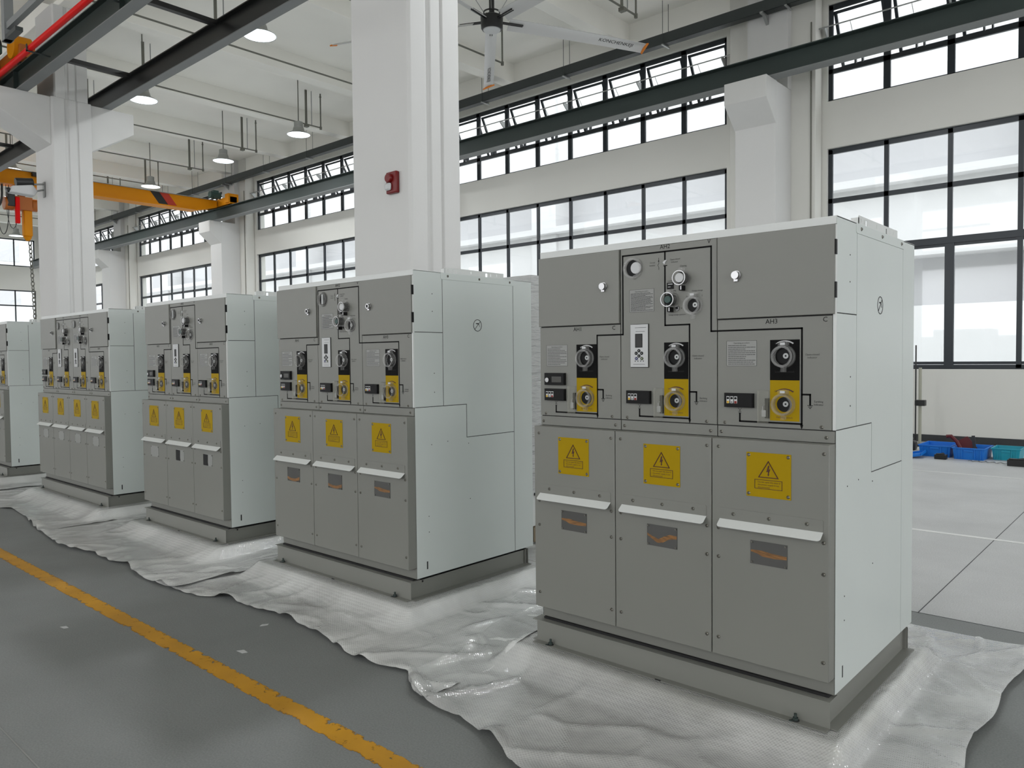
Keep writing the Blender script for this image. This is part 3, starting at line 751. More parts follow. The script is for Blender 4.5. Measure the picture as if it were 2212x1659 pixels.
def sheet(x0f, x1f, yb, seed, label, lift, cell=.022, edge_curl=.03, amp=1.0, mat='wrap'):
    """ruled sheet: x0f(v), x1f(v) side edges, v 0 front .. 1 back"""
    x0m, x1m = x0f(0), x1f(0); nx = int(abs(x1m - x0m) / cell); ny = int((yb - 2.3) / cell)
    vs = []; fs = []
    for j in range(ny + 1):
        v = j / ny
        xa, xb = x0f(v), x1f(v)
        for i in range(nx + 1):
            u = i / nx; x = xa + (xb - xa) * u
            yf = lerp_tab(FRONT, x) + .012 * noise.noise(Vector((x * 9, seed, 0)))
            ybk = yb + .05 * noise.noise(Vector((x * 2, seed, 4)))
            y = yf + (ybk - yf) * v
            z = wrap_h(x, y, lift, seed, amp)
            dfr = y - yf
            z += edge_curl * max(0, noise.noise(Vector((x * 4.5, seed * 2, 9)))) * math.exp(-(dfr / .07) ** 2) * 2.2
            de = min(x - xa, xb - x)
            z += .02 * math.exp(-(de / .06) ** 2) * (0.5 + .5 * noise.noise(Vector((y * 5, seed, 3))))
            if dfr < .003 or de < .003: z = max(z - .004, .003)
            vs.append((x, y, z))
    for j in range(ny):
        for i in range(nx):
            a = j * (nx + 1) + i; fs.append((a, a + 1, a + nx + 2, a + nx + 1))
    b = MB(); b.add(vs, fs); o = b.build('bubble_wrap_sheet', [mat], None, angle=180)
    return tag(o, label, 'bubble wrap', 'bubble wrap sheets under the cabinets')
nz = lambda s, k: noise.noise(Vector((s, k, 0)))
sheet(lambda v: -2.93 + .12 * nz(v * 4, 1) - .25 * v, lambda v: -.62 + .07 * nz(v * 5, 2) + (-.16 if v < .1 else 0) * (1 - v * 10), 4.83, 1, 'bubble wrap spread under the nearest cabinet, frilled edge at the right', .010, .018, amp=1.25, mat='wrap_thin')
sheet(lambda v: -5.55 + .08 * nz(v * 4, 3), lambda v: -2.62 + .08 * nz(v * 4, 4), 4.9, 2, 'bubble wrap spread under the second cabinet, its front bunched in folds', .002, .020, amp=1.2)
sheet(lambda v: -8.30 + .08 * nz(v * 4, 5), lambda v: -5.25 + .08 * nz(v * 4, 6), 4.9, 3, 'bubble wrap spread under the third cabinet', .008, .03)
sheet(lambda v: -11.2 + .08 * nz(v * 4, 7), lambda v: -8.0 + .08 * nz(v * 4, 8), 4.9, 4, 'bubble wrap spread under the four-door cabinet', .002, .04)
sheet(lambda v: -14.6, lambda v: -11.0 + .08 * nz(v * 4, 9), 4.9, 5, 'bubble wrap under the cabinet at the left edge of the photo', .008, .05)

# ------------------------------------------------------------------ room shell
XE, XW, YS, YB, ZC = 14.5, -48.3, -9.5, 15.4, 9.2
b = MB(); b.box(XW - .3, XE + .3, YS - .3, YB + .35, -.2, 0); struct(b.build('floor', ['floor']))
b = MB(); b.box(XW - .3, XE + .3, YS - .3, YB + .35, ZC, ZC + .25); struct(b.build('ceiling', ['ceil']))
PER = 10.6
bays = [(-16.0 + 10.6 * k, -7.5 + 10.6 * k) for k in (2, 1, 0, -1, -2)] + [(-48.3 + .35, -39.9)]
bays = sorted(bays)
LZ0, LZ1, UZ0, UZ1 = 1.32, 5.62, 6.53, 8.40
def wall_x(name, y0, y1, bays, xa, xb, rows):
    """wall along X with window rows"""
    b = MB(); zs = [0]
    for (a, c) in rows: zs += [a, c]
    zs.append(ZC)
    for i in range(0, len(zs), 2): b.box(xa, xb, y0, y1, zs[i], zs[i + 1])
    for (a, c) in rows:
        x = xa
        for (p, q) in bays:
            if p > x: b.box(x, p, y0, y1, a, c)
            x = q
        if x < xb: b.box(x, xb, y0, y1, a, c)
    return struct(b.build(name, ['wall']))
wall_x('wall_back', YB, YB + .35, bays, XW - .3, XE + .3, [(LZ0, LZ1), (UZ0, UZ1)])
fb = [(-44, -36), (-33.4, -25), (-22.8, -14.4), (-12.2, -3.8), (-1.6, 6.8)]
wall_x('wall_front', YS - .35, YS, fb, XW - .3, XE + .3, [(1.32, 5.6), (UZ0, UZ1)])
def wall_y(name, x0, x1, ops, rows):
    b = MB(); zs = [0]
    for (a, c) in rows: zs += [a, c]
    zs.append(ZC)
    for i in range(0, len(zs), 2): b.box(x0, x1, YS, YB, zs[i], zs[i + 1])
    for (a, c) in rows:
        y = YS
        for (p, q) in ops:
            b.box(x0, x1, y, p, a, c); y = q
        b.box(x0, x1, y, YB, a, c)
    return struct(b.build(name, ['wall']))
endw = [(-8.2, -.2), (1.8, 4.8), (6.4, 14.4)]
wall_y('wall_left', XW - .35, XW, endw, [(1.32, 5.6), (6.9, UZ1)])
wall_y('wall_right', XE, XE + .35, [(-9, 4.8), (6.2, 14.8)], [(.2, 6.0), (6.6, UZ1)])  # unseen end wall, opened wide to brighten the cabinets' right sides
b = MB(); b.box(XW, XE, YB - .012, YB, 0, .13); struct(b.build('baseboard_back', ['skirt']))

# windows
FY = YB + .10
def bar_x(b, x0, x1, z, w, y=FY, d=.05): b.box(x0, x1, y - d / 2, y + d / 2, z - w / 2, z + w / 2)
def bar_z(b, x, z0, z1, w, y=FY, d=.05): b.box(x - w / 2, x + w / 2, y - d / 2, y + d / 2, z0, z1)
wn = 0
def win_lower(a, c, n, full=True):
    global wn; wn += 1
    t = struct(empty('window_%d' % wn, ((a + c) / 2, FY, LZ0))); ox, oy, oz = t.location
    def L(b, name, mat): 
        o = b.build(name, [mat], t); o.location = (-ox, -oy, -oz); return o
    b = MB(); w = .08; dx = (c - a) / n
    bar_x(b, a, c, LZ1 - .05, .10); bar_x(b, a, c, LZ0 + .04, .08); bar_x(b, a, c, 4.61, .09); bar_x(b, a, c, 3.63, .12, d=.07)
    for i in range(n + 1):
        x = a + dx * i; x = min(max(x, a + w / 2), c - w / 2)
        bar_z(b, x, LZ0 + .02, LZ1 - .02, w)
        if i % 2 == 0 and 0 < i < n: bar_z(b, x, LZ0 + .02, 3.63, .15, y=FY - .003)
    # sliding sash stiles below the thick transom
    for i in range(n):
        x0, x1 = a + dx * i + .03, a + dx * (i + 1) - .03
        bar_x(b, x0, x1, LZ0 + .11, .05, y=FY + .01, d=.04); bar_x(b, x0, x1, 3.545, .05, y=FY + .01, d=.04)
    L(b, 'window_frame', 'frame')
    g = MB(); g.box(a + .02, c - .02, FY + .012, FY + .018, LZ0 + .02, LZ1 - .02); L(g, 'window_glass', 'glass')
    return t
SASH = {}
def win_upper(a, c, n):
    global wn; wn += 1
    t = struct(empty('window_%d' % wn, ((a + c) / 2, FY, UZ0))); ox, oy, oz = t.location
    b = MB(); dx = (c - a) / n
    bar_x(b, a, c, UZ1 - .05, .10); bar_x(b, a, c, UZ0 + .02, .04); bar_x(b, a, c, 7.12, .09)
    for i in range(n + 1):
        x = min(max(a + dx * i, a + .04), c - .04); bar_z(b, x, UZ0, UZ1 - .02, .12 if 0 < i < n else .08)
    for i in range(n):   # low stay brackets on the transom
        for s_ in (.46, .58): b.box(a + dx * (i + s_), a + dx * (i + s_) + .025, FY - .05, FY + .03, 7.16, 7.26)
    f = b.build('window_frame', ['frame'], t); f.location = (-ox, -oy, -oz)
    g = MB(); g.box(a + .02, c - .02, FY + .012, FY + .018, UZ0 + .03, 7.10); o = g.build('window_glass', ['glass'], t); o.location = (-ox, -oy, -oz)
    for i in range(n):
        key = round(dx, 3)
        if key not in SASH:
            s = MB(); w = dx - .15; hgt = 1.08; fr = .055
            s.box(-w / 2, w / 2, -.02, .02, -fr, 0); s.box(-w / 2, w / 2, -.02, .02, -hgt, -hgt + fr)
            s.box(-w / 2, -w / 2 + fr, -.02, .02, -hgt, 0); s.box(w / 2 - fr, w / 2, -.02, .02, -hgt, 0)
            s.box(-w / 2 + .01, w / 2 - .01, .003, .008, -hgt + .01, -.01, 1)
            so = s.build('sash', ['frame', 'glass']); SASH[key] = so.data; bpy.data.objects.remove(so)
        so = bpy.data.objects.new('sash', SASH[key]); COL.objects.link(so); so.parent = t
        so.location = (a + dx * (i + .5) - ox, .03, UZ1 - .12 - oz); so.rotation_euler = (R(27), 0, 0)
    return t
for (a, c) in bays:
    n = 8
    win_lower(a, c, n); win_upper(a, c, n)
def win_end(y0, y1, z0, z1, n, X, transoms, sgn=1):
    global wn; wn += 1
    t = struct(empty('window_%d' % wn, (X, (y0 + y1) / 2, z0))); ox, oy, oz = t.location
    b = MB(); dy = (y1 - y0) / n
    for z, w in [(z0 + .03, .06), (z1 - .03, .06)] + [(z, .07) for z in transoms]: b.box(X - .03, X + .03, y0, y1, z - w / 2, z + w / 2)
    for i in range(n + 1):
        y = min(max(y0 + dy * i, y0 + .03), y1 - .03); b.box(X - .03, X + .03, y - .03, y + .03, z0, z1)
    f = b.build('window_frame', ['frame'], t); f.location = (-ox, -oy, -oz)
    g = MB(); g.box(X - .003, X + .003, y0 + .02, y1 - .02, z0 + .02, z1 - .02); o = g.build('window_glass', ['glass'], t); o.location = (-ox, -oy, -oz)
for (p, q) in endw:
    n = max(2, round((q - p) / 1.0))
    win_end(p, q, 6.9, UZ1, n, XW - .12, []); win_end(p, q, 1.32, 5.6, n, XW - .12, [4.75, 3.6])

# ------------------------------------------------------------------ columns, beams, rails
def column_profile(cx):
    x0, x1 = cx - .485, cx + .485
    return [(x0, 5.34), (x1 - .03, 5.34), (x1, 5.37), (x1, 5.575), (x1 - .035, 5.60), (x1 - .035, 5.64), (x1 - .008, 5.66), (x1 - .008, 5.79), (x1 - .03, 5.80), (x1 - .03, 5.815), (x1, 5.83), (x1, 6.07),
            (x0, 6.07), (x0, 5.83), (x0 + .035, 5.80), (x0 + .035, 5.62), (x0, 5.58)]
colx = [-6.635 - 10.57 * k for k in range(0, 4)] + [-6.635 + 10.57]
clab = ['large white concrete column with a red alarm, behind the second cabinet', 'white concrete column with two crane corbels and a camera on it, at the left', 'white concrete column with corbels, next beyond the camera column',
        'white concrete column furthest along the middle row', 'white concrete column of the middle row, right of the camera']
cg = 'columns of the middle row'
for cx, lab in zip(colx, clab):
    t = empty('concrete_column', (cx, 5.705, 0), lab, 'column', cg)
    b = MB(); b.prism([(p[0] - cx, p[1] - 5.705) for p in column_profile(cx)], 'z', 0, 6.80); b.build('shaft', ['column'], t, bevel=.008)
    b = MB(); b.prism([(p[0] - cx, (p[1] - 5.705) * .84) for p in column_profile(cx)], 'z', 6.80, ZC - .6); b.build('upper_shaft', ['column'], t, bevel=.008)
    for s in (1, -1):
        b = MB(); pr = [(s * .36, 6.80), (s * 1.22, 6.80), (s * 1.22, 6.38), (s * .36, 5.86)]
        b.prism(pr, 'x', -.425, .425); b.build('corbel', ['corbel'], t, bevel=.01)
wcx = [-6.38, -17.02, -27.62, -38.22, 4.2]
wlab = ['wall column with a crane corbel, just left of the nearest cabinet top', 'wall column with corbel, hidden mostly behind the large white column', 'wall column with corbel, below the orange crane end', 'far wall column with corbel, near the left end of the window wall', 'wall column at the right beyond the photo edge']
for cx, lab in zip(wcx, wlab):
    t = empty('wall_column', (cx, 14.85, 0), lab, 'column', 'columns along the window wall')
    b = MB(); b.box(-.41, .41, -.55, .20, 0, 6.80); b.build('shaft', ['column'], t, bevel=.012)
    b = MB(); b.box(-.88, .88, .20, .54, 0, ZC); b.build('pilaster', ['wall'], t, bevel=.01)
    b = MB(); b.box(-.41, .41, .02, .20, 6.80, ZC); b.build('upper_shaft', ['column'], t)
    b = MB(); b.prism([(-.52, 6.80), (-1.0, 6.80), (-1.0, 6.40), (-.52, 5.98)], 'x', -.42, .42); b.build('corbel', ['corbel'], t, bevel=.01)
    b = MB(); b.tube([(-.45, .19, .2), (-.45, .19, 6.6)], .012, 8); b.tube([(.80, .19, .2), (.80, .19, 8.0)], .014, 8)
    b.build('cable_conduit', ['darkpipe'], t)

def i_rail(name, y, z0, h, w, mat_web, mat_low, label, xa=-48, xb=14, stiff=0):
    t = empty(name, (xa, y, z0), label, 'crane rail', 'crane runway rails'); L_ = xb - xa
    b = MB(); b.box(0, L_, -.006, .006, .016, h - .018)
    b.box(0, L_, -w / 2, w / 2, h - .018, h)
    b.build('web', [mat_web], t)
    b = MB(); b.box(0, L_, -w / 2, w / 2, 0, .016); b.build('bottom_flange', [mat_low], t)
    b = MB(); b.box(0, L_, -.03, .03, h, h + .035); b.build('rail_bar', ['tray'], t)
    for k in range(int(L_ / 5) if stiff else 0):
        b = MB(); b.box(k * 5 + 1, k * 5 + 1.01, -w / 2 + .01, w / 2 - .01, .016, h - .018); b.build('web_stiffener', [mat_web], t)
    return t
i_rail('crane_rail', 14.14, 6.80, .41, .28, 'rail', 'rail_low', 'dark green crane rail on the wall corbels in front of the windows')
i_rail('crane_rail', 6.40, 6.80, .38, .17, 'fan_black', 'rail_low', 'black crane rail on the window-side corbels of the middle columns')
i_rail('crane_rail', 4.87, 6.80, .41, .19, 'rail', 'rail_low', 'dark green crane rail on the near-side corbels beside the red pipe', stiff=1)

bx = [-6.4 - 3.52 * k for k in range(0, 12)] + [-6.4 + 3.52 * k for k in range(1, 6)]
for i, x in enumerate(bx):
    b = MB(); b.box(x - .175, x + .175, YS, YB, 8.72, ZC + .02)
    o = b.build('ceiling_beam', ['ceil'], None, bevel=.01)
    tag(o, 'white concrete ceiling beam spanning the hall above the crane rails', 'beam', 'parallel ceiling beams')
b = MB(); b.box(XW, XE, 5.52, 5.89, 8.60, ZC); tag(b.build('long_beam', ['ceil'], None, bevel=.01), 'long white concrete beam over the middle row of columns', 'beam')
b = MB(); b.box(XW, XE, 15.1, 15.4, 8.62, ZC); tag(b.build('edge_beam', ['ceil']), 'white edge beam along the top of the window wall', 'beam')

# conduits hanging mid-bay with their hangers
CG = 'suspended pipes between ceiling beams'
for k in range(10):
    x = -8.2 - 3.52 * k
    t = empty('ceiling_pipe', (x, 0, 8.24), 'thin pipe hung below the ceiling midway between two beams, with pairs of rods', 'pipe', CG)
    b = MB(); b.tube([(0, -8, 0), (0, 12.95, 0)], .02, 8); b.build('pipe', ['darkpipe'], t)
    for y in (12.48, 8.0, 3.2):
        b = MB(); b.box(-.03, .0, y - .03, y + .03, -.02, ZC - 8.24, 0); b.box(-.06, .06, y - .05, y + .05, -.08, -.01, 0); b.build('hanger', ['darkpipe'], t)
        b = MB(); b.cyl((0, y + .17, .0), (0, y + .17, ZC - 8.24), .012, 8); b.build('hanger_rod', ['galv'], t)
    b = MB(); b.cyl((0, 12.95, -.03), (0, 12.95, ZC - 8.24), .02, 8); b.cyl((0, 12.95, ZC - 8.24 - .1), (0, 12.95, ZC - 8.24 - .02), .035, 8, r2=.01); b.cyl((0, 12.95, -.05), (0, 12.95, .03), .035, 8); b.build('hanger_rod', ['darkpipe'], t)

# cable tray near the window wall
t = empty('cable_tray', (XW, 14.72, 8.30), 'dark steel cable tray hung above the upper windows', 'cable tray')
b = MB(); LL = XE - XW; b.box(0, LL, -.09, -.085, 0, .22); b.box(0, LL, .085, .09, 0, .22); b.box(0, LL, -.09, .09, 0, .005); b.build('tray', ['tray'], t)
for k in range(23):
    x = 2.2 + 2.68 * k
    b = MB(); b.cyl((x, -.12, -.03), (x, -.12, ZC - 8.30), .006, 6); b.build('hanger_rod', ['tray'], t)
    b = MB(); b.cyl((x, .12, -.03), (x, .12, ZC - 8.30), .006, 6); b.build('hanger_rod', ['tray'], t)
    b = MB(); b.box(x - .02, x + .02, -.15, .15, -.04, -.02); b.build('crossbar', ['galv'], t)
for cx in wcx:
    x = cx - XW
    b = MB(); b.box(x - .03, x + .03, -.15, .33, -.04, -.005); b.prism([(.33, -.04), (.33, -.28), (.28, -.28), (-.02, -.04)], 'x', x - .03, x + .03); b.build('bracket', ['galv'], t)

# window opener shafts
for (a, c), nm in zip(sorted(bays, reverse=True), ['right end', 'right-hand', 'middle', 'left of the large column', 'third from the right', 'far left']):
    t = empty('window_opener', (a, 15.22, 7.9), 'thin steel opener shaft in front of the upper windows, %s bay' % nm, 'window opener', 'window opener shafts')
    b = MB(); b.tube([(-.1, 0, 0), (c - a + .25, 0, 0)], .014, 8); b.build('shaft', ['galv'], t)
    for k in (0, 2, 4, 6, 8):
        xx = min(k * (c - a) / 8, c - a - .03)
        b = MB(); b.prism([(.0, -.03), (.0, .02), (.18, .02), (.18, -.16), (.15, -.16)], 'x', xx - .012, xx + .012); b.build('bracket', ['galv'], t)
    for k in range(8):
        xx = (k + .45) * (c - a) / 8
        b = MB(); b.cyl((xx, 0, 0), (xx, .5, -.55), .006, 6); b.build('push_rod', ['galv'], t)
    b = MB(); b.box(c - a + .25, c - a + .35, -.04, .12, -.08, .08); b.cyl((c - a + .3, -.0, -.08), (c - a + .3, 0, -1.0), .015, 8); b.build('gear_box', ['galv'], t)

# black tie tubes joining the middle columns' rails
for x in (-12.04, -15.45, -22.6, -26.0, -1.5, -4.9):
    b = MB(); b.box(x - .05, x + .05, 4.97, 6.31, 7.08, 7.16)
    tag(b.build('tie_bar', ['fan_black'], None), 'black square tie bar joining two crane rails over the middle columns', 'tie bar', 'tie bars between the crane rails')

# red pipe along the near rail
t = empty('red_pipe', (0, 4.50, 7.0), 'bright red pipe running along the near crane rail, top left', 'pipe')
b = MB(); b.tube([(-40, 0, 0), (6, 0, 0)], .05, 12); b.build('pipe', ['red'], t)
for k in range(12):
    b = MB(); x = -36 + 3 * k; b.box(x - .02, x + .02, -.07, .30, -.07, -.055); b.box(x - .02, x + .02, -.07, -.055, -.07, .05); b.build('bracket', ['tray'], t)

# orange crane in the window-side nave
XC = -27.0
t = empty('bridge_crane', (XC, 10.3, 7.03), 'orange overhead bridge crane with black and red stripes and a chain hoist', 'crane')
def CB(b, name, mats, bevel=0):
    o = b.build(name, mats, t, bevel=bevel); o.location = (-XC, -10.3, -7.03); return o
b = MB(); b.prism([(6.6, 7.05), (13.3, 7.05), (13.95, 7.22), (13.95, 7.45), (6.6, 7.45)], 'x', XC - .2, XC + .2, 0)
b.box(XC - .25, XC + .25, 6.6, 13.95, 7.45, 7.47, 1); b.box(XC - .26, XC + .26, 6.6, 13.2, 7.01, 7.05, 0)
CB(b, 'girder', ['orange', 'galv'])
for (ya, mt, nm) in ((11.55, 'fan_black', 'black_stripe'), (11.86, 'crane_red', 'red_stripe')):
    b = MB(); b.prism([(ya, 7.449), (ya + .32, 7.449), (ya + .62, 7.051), (ya + .30, 7.051)], 'x', XC + .2, XC + .204); CB(b, nm, [mt])
for yy in (14.14, 6.42):
    b = MB(); b.box(XC - .75, XC + 1.05, yy - .14, yy + .14, 7.26, 7.52); b.box(XC + .8, XC + 1.05, yy - .2, yy + .2, 7.3, 7.62); CB(b, 'end_carriage', ['orange'], .01)
    for xw in (XC - .55, XC + .8):
        b = MB(); b.cyl((xw, yy - .05, 7.32), (xw, yy + .05, 7.32), .09, 18); CB(b, 'wheel', ['fan_black'])
b = MB(); b.cyl((XC + .35, 13.6, 7.62), (XC + .35, 14.0, 7.62), .12, 16); b.box(XC + .25, XC + .45, 13.7, 13.9, 7.5, 7.78); CB(b, 'travel_motor', ['green_motor'])
b = MB(); b.box(XC + .2, XC + .34, 7.95, 8.15, 7.33, 7.45); b.box(XC + .2, XC + .30, 8.2, 8.4, 7.28, 7.36); CB(b, 'limit_switch', ['fan_black'])
# hoist
b = MB(); b.box(XC - .1, XC + .1, 7.50, 7.95, 6.86, 7.0); b.cyl((XC, 7.25, 6.45), (XC, 7.48, 6.45), .2, 22); b.box(XC - .16, XC + .16, 7.48, 7.98, 6.28, 6.68)
b.cyl((XC, 7.98, 6.48), (XC, 8.14, 6.48), .19, 22); b.box(XC - .03, XC + .03, 7.62, 7.82, 6.6, 6.95)
CB(b, 'hoist', ['orange_dark'], .01)
b = MB(); b.box(XC - .11, XC + .11, 7.74, 7.98, 5.50, 6.30); b.cyl((XC, 7.86, 5.5), (XC, 7.86, 5.36), .13, 16, r2=.05); CB(b, 'chain_bag', ['orange'], .03)
b = MB(); b.box(XC + .10, XC + .22, 7.50, 7.62, 5.85, 6.65); CB(b, 'pendant_box', ['red'], .02)
b = MB(); b.box(XC + .05, XC + .2, 7.30, 7.5, 6.35, 6.8); CB(b, 'motor_housing', ['fan_black'], .02)
for k, (ya, zb, w) in enumerate(((6.72, 6.15, .035), (6.88, 6.30, .03), (7.05, 5.5, .012), (7.30, 5.7, .010))):
    pts = []
    for i in range(17):
        a = PI * i / 16; pts.append((XC + .05, ya + .16 * (1 - math.cos(a)), 7.0 - (7.0 - zb) * math.sin(a) ** .6 if 0 < i < 16 else 7.0))
    b = MB(); b.tube(pts, w, 6); CB(b, 'festoon_cable', ['fan_black'])
def link_data():
    b = MB(); pts = []
    for i in range(17):
        a = 2 * PI * i / 16; pts.append((.046 * math.cos(a), 0, .078 * math.sin(a)))
    b.tube(pts, .015, 5); o = b.build('l', ['darkpipe']); me = o.data; bpy.data.objects.remove(o); return me
LINK = link_data()
for i in range(34):
    o = bpy.data.objects.new('chain_link', LINK); COL.objects.link(o); o.parent = t
    o.location = (.0 + .002 * i * 0, 7.92 - 10.3 + .004 * i, 5.30 - 7.03 - .125 * i); o.rotation_euler = (0, 0, (PI / 2) * (i % 2) + .7)

# carriage of the other crane, on the near rail
t = empty('crane_carriage', (-16.7, 4.87, 7.245), 'orange and black crane end carriage riding the near rail, top left', 'crane carriage')
b = MB(); b.box(-2.3, .3, -.13, .13, .07, .30); b.build('carriage_frame', ['orange_dark'], t, bevel=.01)
b = MB(); b.cyl((0, -.2, .30), (0, .12, .30), .22, 24); b.cyl((.1, .12, .25), (.1, .16, .25), .05, 12); b.build('gear_cover', ['orange'], t, bevel=.008)
b = MB(); b.cyl((-1.35, -.55, .62), (-.65, -.30, .52), .17, 18); b.box(-1.5, -1.0, -.9, -.45, .5, .9); b.build('motor', ['fan_black'], t, bevel=.01)
b = MB(); b.box(-1.5, -.5, -.85, -.2, .30, .44); b.build('motor_bracket', ['green_motor'], t)
b = MB(); b.box(-1.5, -.9, -6.5, -.14, -.1, .36); b.build('girder', ['orange_dark'], t)
for x in (-1.9, -.1):
    b = MB(); b.cyl((x, -.04, .09), (x, .04, .09), .085, 18); b.build('wheel', ['fan_black'], t)
# grey steel hanger frame in the very top left
t = empty('steel_hanger', (-10.80, 3.0, 5.50), 'grey steel hanger with a level bar, hanging from the ceiling in the top left corner', 'bracket')
b = MB(); b.box(-.06, .05, -.05, .05, 0, 3.70); b.build('post', ['rail_low'], t)
b = MB(); b.box(.05, 6.0, -.03, .03, .12, .20); b.build('level_bar', ['rail_low'], t)
b = MB(); b.box(-.10, .42, -.04, .04, -.0, .05); b.build('foot_plate', ['tray'], t)

# high-bay lamps
def hb(name_label, loc, rod):
    t = empty('high_bay_lamp', loc, name_label, 'ceiling lamp', 'high-bay lamps')
    b = MB()
    prof = [(.07, .36), (.12, .34), (.12, .20), (.14, .18), (.16, .10), (.30, .02), (.31, 0)]
    seg = 28; vs = []; fs = []
    for (r, z) in prof:
        for i in range(seg): a = 2 * PI * i / seg; vs.append((r * math.cos(a), r * math.sin(a), z))
    for k in range(len(prof) - 1):
        for i in range(seg): j = (i + 1) % seg; fs.append((k * seg + i, (k + 1) * seg + i, (k + 1) * seg + j, k * seg + j))
    fs.append(tuple(range(seg)))
    b.add(vs, fs); b.build('lamp_shade', ['lamp_shade'], t)
    b = MB(); b.cyl((0, 0, .012), (0, 0, .004), .295, 28); b.build('diffuser', ['lamp_glow'], t)
    b = MB(); b.ring((0, 0, .19), (0, 0, 1), .13, .118, 0, .02, 24); b.build('ring', ['chrome'], t)
    b = MB(); b.cyl((0, 0, .36), (0, 0, rod), .014, 8); b.build('rod', ['darkpipe'], t)
    l = bpy.data.lights.new('lamp_light', 'AREA'); l.shape = 'DISK'; l.size = .56; l.energy = LAMP * (.4 if loc[0] > 0 else 1); l.color = (.94, .97, 1)
    o = bpy.data.objects.new('lamp_light', l); COL.objects.link(o); o.parent = t; o.location = (0, 0, -.004)
    return t
LAMP = 128
LP = [((-18.15, 11.82), 'round high-bay lamp hanging just left of the large white column'), ((-22.17, 11.78), 'round high-bay lamp above the right end of the orange crane'), ((-27.2, 11.74), 'round high-bay lamp touching the top of the orange crane girder'),
      ((-13.17, 7.77), 'round high-bay lamp nearest the black crane rail at the top'), ((-18.36, 7.81), 'round high-bay lamp below the black rail, beside the two-corbel column'), ((-42.2, 11.8), 'small distant high-bay lamp seen left of the chain hoist'),
      ((-27.9, 7.72), 'high-bay lamp just above the orange crane left of the camera column'), ((-34, 11.7), 'distant high-bay lamp behind the two-corbel column')]
for (x, y), lab in LP: hb(lab, (x, y, 7.68), ZC - 7.68)
for x, y, l in ((3.0, 11.8, 'added high-bay lamp over the window side, unseen beyond the right edge'), (3.0, 7.8, 'added high-bay lamp above the open floor, unseen beyond the right edge'), (-5.0, 7.8, 'added high-bay lamp above and behind the nearest cabinet, out of view')):
    hb(l, (x, y, 7.68), ZC - 7.68)  # unseen lamps added to brighten the cabinet sides and open floor

# big ceiling fan
FC = (-9.82, 10.57, 7.86)
t = empty('ceiling_fan', FC, 'large five-bladed white ceiling fan with black hub and orange tips', 'ceiling fan')
b = MB(); b.cyl((0, 0, -.14), (0, 0, .06), .20, 30, 0, r2=.21); b.cyl((0, 0, .06), (0, 0, .12), .21, 30, 0, r2=.10); b.cyl((0, 0, -.17), (0, 0, -.14), .18, 30, 0, r2=.2); b.build('motor_hub', ['fan_black'], t)
b = MB(); b.cyl((0, 0, -.185), (0, 0, -.165), .155, 30, 0, r2=.165); b.build('hub_cap', ['white_plastic'], t)
b = MB(); b.cyl((0, 0, .1), (0, 0, ZC - FC[2] - .45), .05, 14); b.build('down_rod', ['fan_black'], t)
b = MB(); b.ring((0, 0, .14), (0, 0, 1), .16, .14, 0, .02, 24); b.build('guard_ring', ['fan_black'], t)
for a in (40, 130, 220, 310):
    b = MB(); p = Vector((.15 * math.cos(R(a)), .15 * math.sin(R(a)), .16)); q = Vector((.9 * math.cos(R(a)), .9 * math.sin(R(a)), ZC - FC[2])); b.cyl(p, q, .006, 6); b.build('stay_wire', ['galv'], t)
for k in range(5):
    ang = 62.5 + 72 * k
    t1 = MB(); n = 10; ch = .20
    L0, L1 = .34, 3.22
    def sec(u, x):
        c = .26 - .02 * (x - L0) / (L1 - L0); tw = R(-27 + 5 * (x - L0) / (L1 - L0)); drop = -.02 - .05 * ((x - L0) / (L1 - L0)) ** 2 + (.0)
        y = (u - .5) * c; z = .022 * math.sin(PI * u)
        return y * math.cos(tw) - z * math.sin(tw), y * math.sin(tw) + z * math.cos(tw) + drop
    vs = []; fs = []; nx = 16
    for i in range(nx + 1):
        x = L0 + (L1 - L0) * i / nx
        for j in range(n + 1): y, z = sec(j / n, x); vs.append((x, y, z))
        for j in range(n, -1, -1): y, z = sec(j / n, x); vs.append((x, y, z - .012))
    m_ = 2 * (n + 1)
    for i in range(nx):
        for j in range(m_): j2 = (j + 1) % m_; fs.append((i * m_ + j, (i + 1) * m_ + j, (i + 1) * m_ + j2, i * m_ + j2))
    fs += [tuple(range(m_)), tuple(reversed(range(nx * m_, (nx + 1) * m_)))]
    t1.add(vs, fs)
    bl = t1.build('fan_blade', ['fan_white'], t, angle=50); bl.rotation_euler = (0, 0, R(ang))
    c = MB(); cp = []
    for (xx, a, q) in ((L1, 0, 1), (L1 + .045, -.12, 1.10)):
        for (uu, dz) in ((a, -.016), (q, -.016), (q, .012), (a, .012)):
            y_, z_ = sec(uu, L1); cp.append((xx, y_, z_ + dz - .004))
    c.add(cp, [(0, 1, 2, 3), (7, 6, 5, 4), (0, 4, 5, 1), (1, 5, 6, 2), (2, 6, 7, 3), (3, 7, 4, 0)]); c.build('blade_tip', ['tip'], bl, bevel=.006)
    vs_, fs_, w_ = TXT['KONCHENKEJI']; s_ = .115; tv = []
    for v in vs_:
        xx = 2.98 - (w_ - v.x) * s_; uu = .62 - v.y * s_ / .25
        y_, z_ = sec(uu, xx); tv.append((xx, y_, z_ - .0145))
    c = MB(); c.add(tv, [tuple(reversed(f)) for f in fs_]); c.build('lettering', ['black'], bl, angle=180)
    h = MB(); h.box(.16, .62, -.03, -.012, -.025, .0); h.box(.16, .62, .012, .03, -.025, .0); h.build('blade_arm', ['fan_black'], t).rotation_euler = (0, 0, R(ang))

